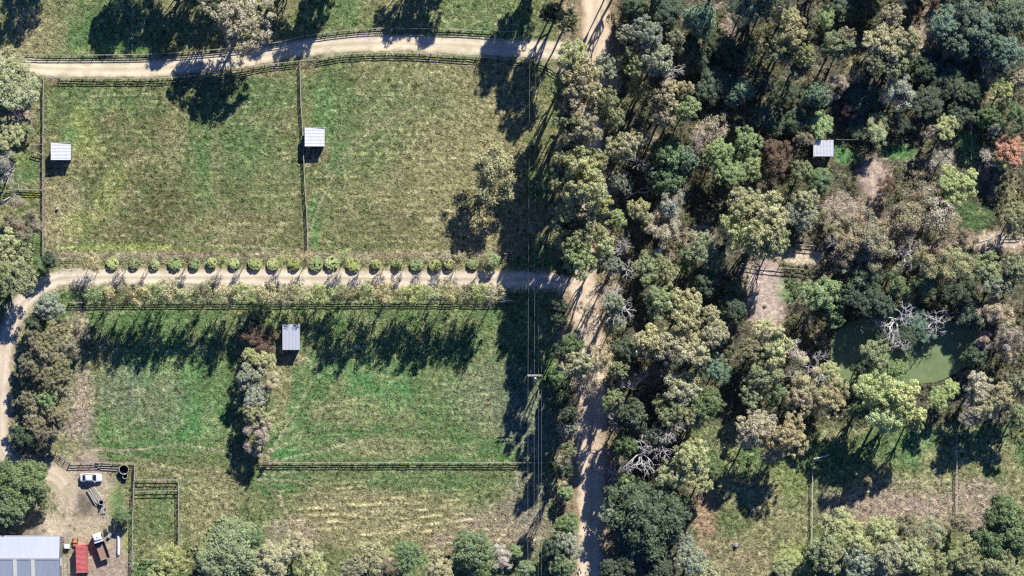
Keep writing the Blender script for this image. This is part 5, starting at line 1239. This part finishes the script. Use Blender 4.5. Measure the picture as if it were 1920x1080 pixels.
# big farm shed at the bottom left: ridge runs west to east
def big_shed():
    h = 4.2; rise = .9; k = 1-h/H; x0, x1 = X(-120)*k, X(112)*k; y0, ym, y1 = Y(1090)*k, Y(1047)*k, Y(1006)*k
    W = x1-x0; cx = (x0+x1)/2
    t = thing('farm_shed', 'large grey metal farm shed with two cream skylight strips', 'shed', (cx, ym, 0), 0)
    dn = y1-ym
    r = sheet_roof(MB(), W, dn, h+rise, h, .25, .010); v = r.v
    o = r.build('roof', M['roof_grey'], t); o.location = (0, dn/2+.06, 0)
    r2 = sheet_roof(MB(), W, dn, h, h+rise, .25, .010).build('roof', noisy_mat('shaded_zinc_roof_sheet', (.36, .40, .45), .6, .3, .5, .15, stretch=(1, .4, 1), fine=9), t); r2.location = (0, -dn/2-.06, 0)  # same zinc coloured darker: shade of the slope facing away from the sun
    MB().box((0, 0, h+rise+.045), (W, .34, .05)).build('ridge_cap', M['metal'], t)
    MB().box((0, dn+.14, h-.04), (W+.1, .16, .14)).build('gutter', M['pale_timber'], t)
    sl = math.atan2(rise, dn)
    for px in (29, 62.5):
        a = MB().box((0, 0, 0), (7.2*S, dn*1.0/math.cos(sl), .03)); s_ = a.build('skylight', M['skylight'], t)
        s_.location = (X(px)*k-cx, -dn/2-.12, h+rise/2+.06); s_.rotation_euler = (sl, 0, 0)
    MB().box((0, 0, h/2-.1), (W-.4, dn*2-.4, h-.3)).build('wall', M['wall'], t)
    MB().box((W/2-.19, -1.0, 1.3), (.06, 1.6, 2.4)).build('door', M['paint_white'], t)
big_shed()

# ------------------------------------------------------------------ vehicles
def sec(x, w_, zb, zt, tuck=.86, n=5):
    """car body cross-section at x: rounded shoulders"""
    pts = []
    for s_ in (1, -1):
        a = []
        a.append((x, s_*w_*.90, zb)); a.append((x, s_*w_, zb+(zt-zb)*.35)); a.append((x, s_*w_*.99, zb+(zt-zb)*.7)); a.append((x, s_*w_*tuck, zt-.02)); a.append((x, s_*w_*.55, zt+.015))
        pts += a if s_ == 1 else a[::-1]
    return [Vector(p) for p in pts]

def wheel(parent, x, y, z, r=.32, w_=.22):
    s = 1 if y > 0 else -1
    t = MB(); prof = [(r*.62, -w_/2), (r*.94, -w_/2), (r, -w_/2+.04), (r, w_/2-.04), (r*.94, w_/2), (r*.62, w_/2)]
    t.lathe(prof, n=20); o = t.build('wheel', M['tyre'], parent, True); o.location = (x, y, z); o.rotation_euler = (PI/2, 0, 0)
    q = MB().lathe([(r*.6, -w_*.48), (r*.5, -w_*.5), (r*.12, -w_*.42)], n=16); q.lathe([(r*.12, w_*.42), (r*.5, w_*.5), (r*.6, w_*.48)], n=16)
    q.build('rim', M['metal'], o)

def car(px, py, rz):
    t = thing('parked_car', 'white sedan parked side-on below the yard fence', 'car', P(px, py, .02), rz)
    S_ = [(-2.32, .62, .36, .72), (-2.25, .78, .28, .90), (-1.9, .86, .24, .98), (-1.2, .90, .22, 1.0), (0, .91, .20, .98), (1.0, .90, .22, .95), (1.7, .87, .24, .88), (2.15, .80, .28, .76), (2.32, .66, .36, .62)]
    MB().loft([sec(*q) for q in S_]).build('body', M['paint_white'], t, True)
    def gh(x, wb, z): return [Vector((x, wb, z)), Vector((x, -wb, z))]
    b = dict(r0=(-1.75, .72, .99), r1=(-1.15, .60, 1.40), f1=(.35, .60, 1.42), f0=(1.15, .72, .96))
    def quad(a, c): return [Vector((a[0], a[1], a[2])), Vector((a[0], -a[1], a[2])), Vector((c[0], -c[1], c[2])), Vector((c[0], c[1], c[2]))]
    # roof
    rf = MB(); rf.loft([[Vector((x, w_*s_, z)) for s_, z in ((-1, 1.39+e), (-.6, 1.44+e), (0, 1.455+e), (.6, 1.44+e), (1, 1.39+e), (1, 1.36), (-1, 1.36))] for x, w_, e in ((-1.15, .60, -.02), (-.8, .63, .0), (-.3, .64, .01), (.2, .63, .0), (.38, .60, -.02))]).build('roof', M['paint_white'], t, True)
    MB().add(quad(b['f0'], b['f1']), [(0, 1, 2, 3)]).build('windscreen', M['glass'], t)
    MB().add(quad(b['r0'], b['r1']), [(3, 2, 1, 0)]).build('rear_window', M['glass'], t)
    for s_ in (1, -1):
        MB().add([(-1.62, s_*.775, .985), (1.05, s_*.775, .965), (.33, s_*.625, 1.37), (-1.12, s_*.625, 1.37)], [(0, 1, 2, 3) if s_ < 0 else (3, 2, 1, 0)]).build('side_window', M['glass'], t)
        MB().box((-.35, s_*.715, 1.16), (.07, .05, .42), rot=Matrix.Rotation(s_*.38, 3, 'X')).build('door_pillar', M['paint_white'], t)
        MB().cbox((.82, s_*.98, 1.0), (.12, .2, .14)).build('mirror', M['paint_white'], t)
        MB().cbox((2.22, s_*.56, .66), (.14, .30, .12)).build('headlight', M['lens'], t)
        MB().cbox((-2.27, s_*.58, .78), (.10, .28, .14)).build('tail_light', M['lens_red'], t)
        for x in (-1.35, 1.42): wheel(t, x, s_*.78, .31)
    for s_ in (1, -1):
        for (a, c) in ((b['f0'], b['f1']), (b['r0'], b['r1'])): MB().tube((a[0], s_*a[1], a[2]+.01), (c[0], s_*c[1], c[2]+.01), .045, n=6).build('roof_pillar', M['paint_white'], t)
    return t
car(171.5, 895.5, math.radians(0))

def truck():
    t = thing('tipper_truck', 'white cab tipper truck with a bare brown tray', 'truck', P(190, 1022), math.radians(109))
    # local x forward (cab), y left. length about 5.6 m
    S_ = [(2.75, .82, .6, 1.75), (2.70, .88, .5, 1.95), (2.3, .93, .45, 2.12), (1.55, .94, .45, 2.16), (1.15, .92, .45, 2.1)]
    MB().loft([sec(*q, tuck=.9) for q in S_]).build('cab', M['paint_white'], t, True)
    MB().add([(2.80, .76, 1.30), (2.80, -.76, 1.30), (2.70, -.72, 1.95), (2.70, .72, 1.95)], [(0, 1, 2, 3)]).build('windscreen', M['glass'], t)
    MB().lathe([(.12, 0), (.12, .05), (.03, .08)], (1.9, 0, 2.17), n=10).build('roof_vent', M['dark_metal'], t)
    MB().cbox((.92, 0, 1.75), (.26, 1.8, .7)).build('headboard', M['paint_white'], t)
    for s_ in (1, -1):
        MB().box((-1.0, s_*.42, .62), (4.0, .12, .2)).build('chassis_rail', M['dark_metal'], t)
        MB().add([(2.3, s_*.955, 1.35), (1.45, s_*.955, 1.35), (1.5, s_*.935, 1.95), (2.25, s_*.935, 1.95)], [(0, 1, 2, 3) if s_ > 0 else (3, 2, 1, 0)]).build('side_window', M['glass'], t)
        MB().cbox((2.78, s_*.62, .8), (.08, .24, .16)).build('headlight', M['lens'], t)
        MB().cbox((2.45, s_*1.1, 1.6), (.08, .22, .34)).build('mirror', M['black'], t)
        wheel(t, 1.95, s_*.8, .38, .38, .24); wheel(t, -1.7, s_*.78, .38, .38, .34)
    tr = MB(); tr.box((-1.15, 0, .95), (3.6, 1.96, .08)); o = tr.build('tray', M['rust_tray'], t)
    for c, d in (((-1.15, .99, 1.25), (3.6, .05, .58)), ((-1.15, -.99, 1.25), (3.6, .05, .58)), ((.67, 0, 1.25), (.05, 1.93, .58))): MB().box(c, d).build('side_board', M['black'], o)
    MB().box((-2.97, 0, 1.12), (.05, 1.93, .3)).build('tailgate', M['pale_timber'], o)
truck()

def container():
    L, W, Hh = 5.7, 2.25, 2.6; n = 22
    t = thing('shipping_container', 'faded red ribbed shipping container beside the farm shed', 'container', P(155.5, 1046), math.radians(2))
    mb = MB(); secs = []
    m = n*4
    for i in range(m+1):
        y = -L/2+L*i/m; q = .07 if (i % 4) in (1, 2) else 0
        secs.append([Vector(p) for p in ((-W/2+q, y, .15), (W/2-q, y, .15), (W/2-q, y, Hh-.04+q*.0), (W/2-.08, y, Hh-q), (-W/2+.08, y, Hh-q), (-W/2+q, y, Hh-.04))])
    mb.loft(secs); mb.build('body', M['red'], t)
    for x in (-1, 1):
        for y in (-1, 1): MB().cbox((x*(W/2), y*(L/2), Hh/2+.04), (.14, .14, Hh+.06)).build('corner_post', M['red'], t)
        MB().box((x*W/4, -L/2-.035, Hh/2), (W/2-.12, .05, Hh-.3)).build('door', M['red'], t)
        MB().tube((x*W/4, -L/2-.09, .25), (x*W/4, -L/2-.09, Hh-.2), .025, n=6).build('locking_bar', M['metal'], t)
container()

# small yard objects -------------------------------------------------
def tank(px, py, r, h, label, wall=.05):
    t = thing('open_tank', label, 'tank', P(px, py), 0)
    MB().lathe([(r, 0), (r, h), (r-wall, h), (r-wall, .06)], n=28, cap0=True, cap1=True).build('wall', M['black'], t)
    MB().lathe([(r+.05, h-.02), (r+.07, h+.04), (r-.04, h+.06), (r-.07, h)], n=28, cap0=False, cap1=False).build('rim', M['pale_timber'], t, True)
tank(233.5, 880, 1.0, 1.1, 'large black round open tank by the yard fence corner')
tank(235.5, 892.5, .55, .8, 'small black round open tub below the large tank')
tank(190.5, 941.5, .52, .75, 'black open drum at the end of the timber pile')
def lumber(label, px, py, n, L, rz, w_=.16, mat='pale_timber', gap=.06, name='timber_stack', rows=1, jitter=.12, cat='timber'):
    t = thing(name, label, cat, P(px, py), rz); rr = random.Random(px)
    for k in range(rows):
        for i in range(n-k):
            l = L*rr.uniform(.8, 1.05); c = MB().cbox((0, 0, 0), (l, w_, w_), .015).build('beam', M[mat], t)
            c.location = (rr.uniform(-.25, .25)*L*.2, (i-(n-k-1)/2)*(w_+gap), .1+k*(w_+.02)+w_/2); c.rotation_euler = (0, rr.uniform(-.01, .01), rr.uniform(-jitter, jitter))
lumber('fanned pile of weathered posts below the white car', 178, 929, 8, 3.6, math.radians(-58), .17, gap=.1, jitter=.06, rows=2)
lumber('small low stack of beams on the flat trailer', 193.5, 955, 4, 2.0, math.radians(-84), .16, gap=.05, rows=1)
lumber('long narrow stack of whitewashed boards beside the truck', 222, 1023, 3, 4.4, math.radians(-90), .17, mat='paint_white', rows=4, jitter=.01)
lumber('long boards lying between the car and the fence', 203, 877, 3, 4.4, math.radians(-2), .16, gap=.3, rows=1, jitter=.03)
lumber('row of grey planks against the yard fence', 192, 871, 3, 3.6, math.radians(-3), .13, mat='timber', gap=.04)

tr = thing('flat_trailer', 'small flat bed trailer south of the timber pile', 'trailer', P(192, 955), math.radians(-84))
MB().cbox((0, 0, -.02), (2.2, 1.1, .08)).build('deck', M['timber'], tr)
MB().tube((1.1, 0, -.02), (1.9, 0, -.05), .05, n=6).build('drawbar', M['dark_metal'], tr)
tr.location.z = .09
for s_ in (-1, 1):
    wheel(tr, 0, s_*.64, .18, .26, .15)

mc = thing('green_machine', 'small square green machine above the grey drum', 'machine', P(200, 994), math.radians(4))
MB().cbox((0, 0, .35), (.75, 1.1, .5), .05).build('body', M['green_paint'], mc)
MB().lathe([(.18, .6), (.18, .78), (.1, .82)], (.0, .15, 0), n=12).build('engine', M['dark_metal'], mc)
MB().cbox((0, -.35, .68), (.5, .3, .16)).build('seat', M['black'], mc)
for a in (-1, 1):
    for b_ in (-.38, .38): wheel(mc, a*.0+b_*0, 0, .0, .01, .01) if False else MB().tube((a*.38, b_, .16), (a*.5, b_, .16), .16, n=14).build('wheel', M['tyre'], mc)
MB().tube((0, .4, .6), (0, .62, 1.0), .02, n=6).build('handle', M['metal'], mc)

d_ = thing('steel_drum', 'grey steel drum lying at the foot of the green bush', 'drum', P(206, 1003.5, .38), math.radians(60))
q = MB().lathe([(.36, -.5), (.38, -.48), (.36, -.45), (.36, -.17), (.375, -.15), (.36, -.13), (.36, .13), (.375, .15), (.36, .17), (.36, .45), (.38, .48), (.36, .5)], n=20).build('body', M['metal'], d_, True); q.rotation_euler = (0, PI/2, 0)
MB().tube((.5, .15, .1), (.53, .15, .1), .05, n=8).build('bung', M['dark_metal'], d_)

dg = thing('orange_digger', 'small orange machine at the head of the red container', 'machine', P(141, 1015), 0)
MB().cbox((0, 0, .55), (.85, .7, .55), .08).build('body', M['orange'], dg)
MB().cbox((-.05, -.75, .4), (.7, .5, .35), .06).build('bucket', M['orange'], dg)
MB().tube((0, .0, .7), (0, -.6, .5), .07, n=8).build('arm', M['orange'], dg)
MB().cbox((-.3, .5, .75), (.3, .3, .3), .04).build('seat', M['black'], dg)
for s_ in (-1, 1): MB().cbox((s_*.42, 0, .2), (.2, 1.1, .4), .08).build('track', M['tyre'], dg)

bxo = thing('white_box', 'white lidded box between the farm shed and the orange machine', 'box', P(126.5, 1024), math.radians(-3))
MB().cbox((0, 0, .4), (1.05, .85, .8), .04).build('body', M['paint_white'], bxo)
MB().cbox((0, 0, .83), (1.1, .9, .08), .03).build('lid', M['paint_white'], bxo)

bd = thing('board_pile', 'narrow plank path of pale boards east of the farm shed', 'timber', P(125, 1062), 0)
for i, (x, l) in enumerate(((-.55, 4.5), (.35, 3.2), (.62, 3.2))): MB().cbox((x, 0, .12), (.12, l, .1), .01).build('plank', M['pale_timber'], bd)
sp = thing('scrap_pile', 'reddish scrap heap at the north east corner of the farm shed', 'scrap', P(119, 1010), 0)
for i in range(14):
    a = random.uniform(0, 6.28); r = random.uniform(0, .5); MB().cbox((math.cos(a)*r, math.sin(a)*r, .1+random.uniform(0, .3)), (random.uniform(.2, .6), random.uniform(.08, .2), .08), .01, random.uniform(0, 3)).build('scrap_piece', random.choice([M['red'], M['rust_tray'], M['metal']]), sp)

cabn = thing('utility_box', 'pale blue utility box at the east end of the slender trees', 'box', P(946, 559), 0)
MB().cbox((0, .1, .5), (.55, .5, 1.0), .05).build('body', M['blue'], cabn)
MB().cbox((0, -.45, .25), (.5, .45, .5), .05).build('lid', M['paint_white'], cabn)
gp = thing('gate_post', 'thick timber gate post beside the end of the clipped bushes', 'post', P(946, 476), 0)
MB().lathe([(.2, -.2), (.18, 1.7), (.12, 1.8)], n=12).build('shaft', M['timber'], gp); MB().cbox((.3, 0, 1.5), (.7, .1, .12)).build('arm', M['timber'], gp)

tp = thing('tarpaulin', 'crumpled pale blue tarpaulin among the trees east of the road', 'tarpaulin', P(1232, 471), .3)
vs = []; nn = 14
for i in range(nn):
    for j in range(nn):
        u, v = i/(nn-1)-.5, j/(nn-1)-.5; vs.append((u*1.5, v*.9, 1.1-1.6*(v*v)-.4*u*u+.09*math.sin(9*u+5*v)+.06*math.sin(17*v)))
MB().add(vs, [(i*nn+j, (i+1)*nn+j, (i+1)*nn+j+1, i*nn+j+1) for i in range(nn-1) for j in range(nn-1)]).build('sheet', M['blue'], tp, True)
for a in (-.6, .6): MB().tube((a, 0, 0), (a, 0, 1.0), .04, n=6).build('pole', M['timber'], tp)

def rock(px, py, r, label, mat='stone', name='rock', cat='rock', h=.7):
    rr = np.random.RandomState(int(px)); mb = MB(); secs = []
    for k in range(6):
        z = k/5; w_ = math.sqrt(max(.02, 1-(z*.95)**2)); secs.append([Vector((math.cos(a)*r*w_*(.8+.4*rr.rand()), math.sin(a)*r*w_*(.8+.4*rr.rand()), z*r*h-.05)) for a in np.linspace(0, 2*PI, 9, endpoint=False)])
    o = mb.loft(secs).build(name, M[mat], None); o.location = P(px, py); tag(o, label, cat); return o
rock(1434, 574, .5, 'dark rock on the pink clearing')
rock(1308, 1028, .55, 'reddish boulder in the meadow near the great dark tree', 'rust_tray')
rock(703, 52, .45, 'dark lump beside the curved northern fence', 'tyre', 'rock', 'rock')
rock(84, 860, .5, 'small boulder on the yard verge below the west hedge')

st = thing('tree_stump', 'cut pale stump in the south west of the north west paddock', 'stump', P(108, 391), 0)
MB().lathe([(.36, -.1), (.30, .25), (.28, .55)], n=14).build('trunk', M['pale_timber'], st)
MB().lathe([(.26, .555), (.25, .57)], n=14).build('cut_face', M['concrete'], st)
st = thing('tree_stump', 'uprooted stump with splayed roots in the meadow', 'stump', P(1380, 1022), 0)
MB().lathe([(.5, -.1), (.34, .3), (.3, .7)], n=12).build('trunk', M['bark_pale'], st)
for i in range(9):
    a = i*.7; MB().tube((math.cos(a)*.2, math.sin(a)*.2, .3), (math.cos(a)*1.1, math.sin(a)*.9, .05), .09, .03, 5).build('root', M['bark_pale'], st)
def fallen(px, py, L, rz, label, r=.14, seed=3):
    rs = np.random.RandomState(seed); mb = MB(); grow(mb, (0, 0, .3), (1, 0, .02), L, r, 2, rs, .45)
    mb.v = [(a, b, max(.04, c*.4+.1)) for a, b, c in mb.v]
    o = mb.build('fallen_branch', M['bark_dead']); o.location = P(px, py); o.rotation_euler = (0, 0, rz); tag(o, label, 'branch')
fallen(2, 380, 4.0, .5, 'bleached fallen branch lying across the short western rail fence')
fallen(1172, 372, 3.4, .55, 'fallen white limb beside the small soft grey green tree', seed=5)
fallen(110, 512, 3.0, .5, 'thin fallen branch at the head of the planted drive', .06, 8)
fallen(1830, 452, 2.6, .1, 'short bleached branch on the eastern dirt track', .1, 12)

# ------------------------------------------------------------------ ground cover
def undergrowth():
    rs = np.random.RandomState(3); n = 9000
    px = rs.uniform(1140, 1940, n); py = rs.uniform(-20, 830, n)
    x = X(px); y = Y(py); dens = fbm(x, y, 5, 2); keep = (dens > .46) & (pond_mask(x, y) > 1.05)
    for (cx, cy, rx, ry) in ((1438, 560, 40, 75), (1640, 330, 35, 50), (1500, 480, 45, 18), (1870, 450, 60, 18), (1680, 285, 60, 26), (1820, 285, 30, 40), (1830, 410, 40, 35), (1750, 295, 80, 30)):
        keep &= (((px-cx)/rx)**2+((py-cy)/ry)**2 > 1)
    x = x[keep]; y = y[keep]; m = len(x); r = .3+.7*rs.rand(m)**2
    v, f, s, t = leaves(np.stack([x, y, r*.5], 1), r, 22, .17, squash=.8, rs=rs)
    o = obj('undergrowth', np_mesh('undergrowth', v, f, fattrs=dict(shade=s, tone=t))); o.data.materials.append(M['leaf']); o.color = (.16, .17, .10, 1)
    tag(o, 'low scrub and fern covering the forest floor', 'undergrowth', kind='stuff')
undergrowth()

def tussocks():
    """dry seed-head tufts over the paddocks"""
    rs = np.random.RandomState(9); n = 46000
    px = rs.uniform(-10, 1040, n); py = rs.uniform(-10, 1090, n); x = X(px); y = Y(py)
    _, fl = heights(x, y); keep = (fl > .9) & (fbm(x, y, 2.2, 4)+.5*(fbm(x, y, 14, 5)-.5) > .47)
    keep &= ~((px > 60) & (px < 250) & (py > 860)); x = x[keep]; y = y[keep]; m = len(x)
    a = rs.rand(m)*2*PI; k = 5; V = []; F = []
    c, _ = regions(x, y)
    ang = np.repeat(a, k)+np.tile(np.arange(k)*2*PI/k, m)+rs.normal(size=m*k)*.3
    h = .07+.14*rs.rand(m*k); L = .10+.14*rs.rand(m*k); bx0 = np.repeat(x, k)+rs.normal(size=m*k)*.07; by0 = np.repeat(y, k)+rs.normal(size=m*k)*.07
    ca, sa = np.cos(ang), np.sin(ang); wd = .05+.04*rs.rand(m*k); z0 = np.repeat(heights(x, y)[0], k)
    v = np.stack([np.stack([bx0-sa*wd, by0+ca*wd, z0-.02], 1), np.stack([bx0+sa*wd, by0-ca*wd, z0-.02], 1), np.stack([bx0+ca*L, by0+sa*L, z0+h], 1)], 1).reshape(-1, 3)
    f = np.arange(len(v)).reshape(-1, 3)
    ct = np.repeat(c*(.75+.5*rs.rand(m))[:, None]*.6+np.array(C_['straw'])*.55*(.7+.5*rs.rand(m))[:, None], k*3, 0)
    me = np_mesh('grass', v, f, dict(tint=ct.astype(np.float32)))
    mt, t, b = new_mat('dry_grass_blades', 1.0, 0.0); at = N(t, 'ShaderNodeAttribute', attribute_name='tint'); t.links.new(at.outputs['Color'], b.inputs['Base Color']); me.materials.append(mt)
    tag(obj('grass', me), 'dry grass tufts standing over the paddocks', 'grass', kind='stuff')
tussocks()
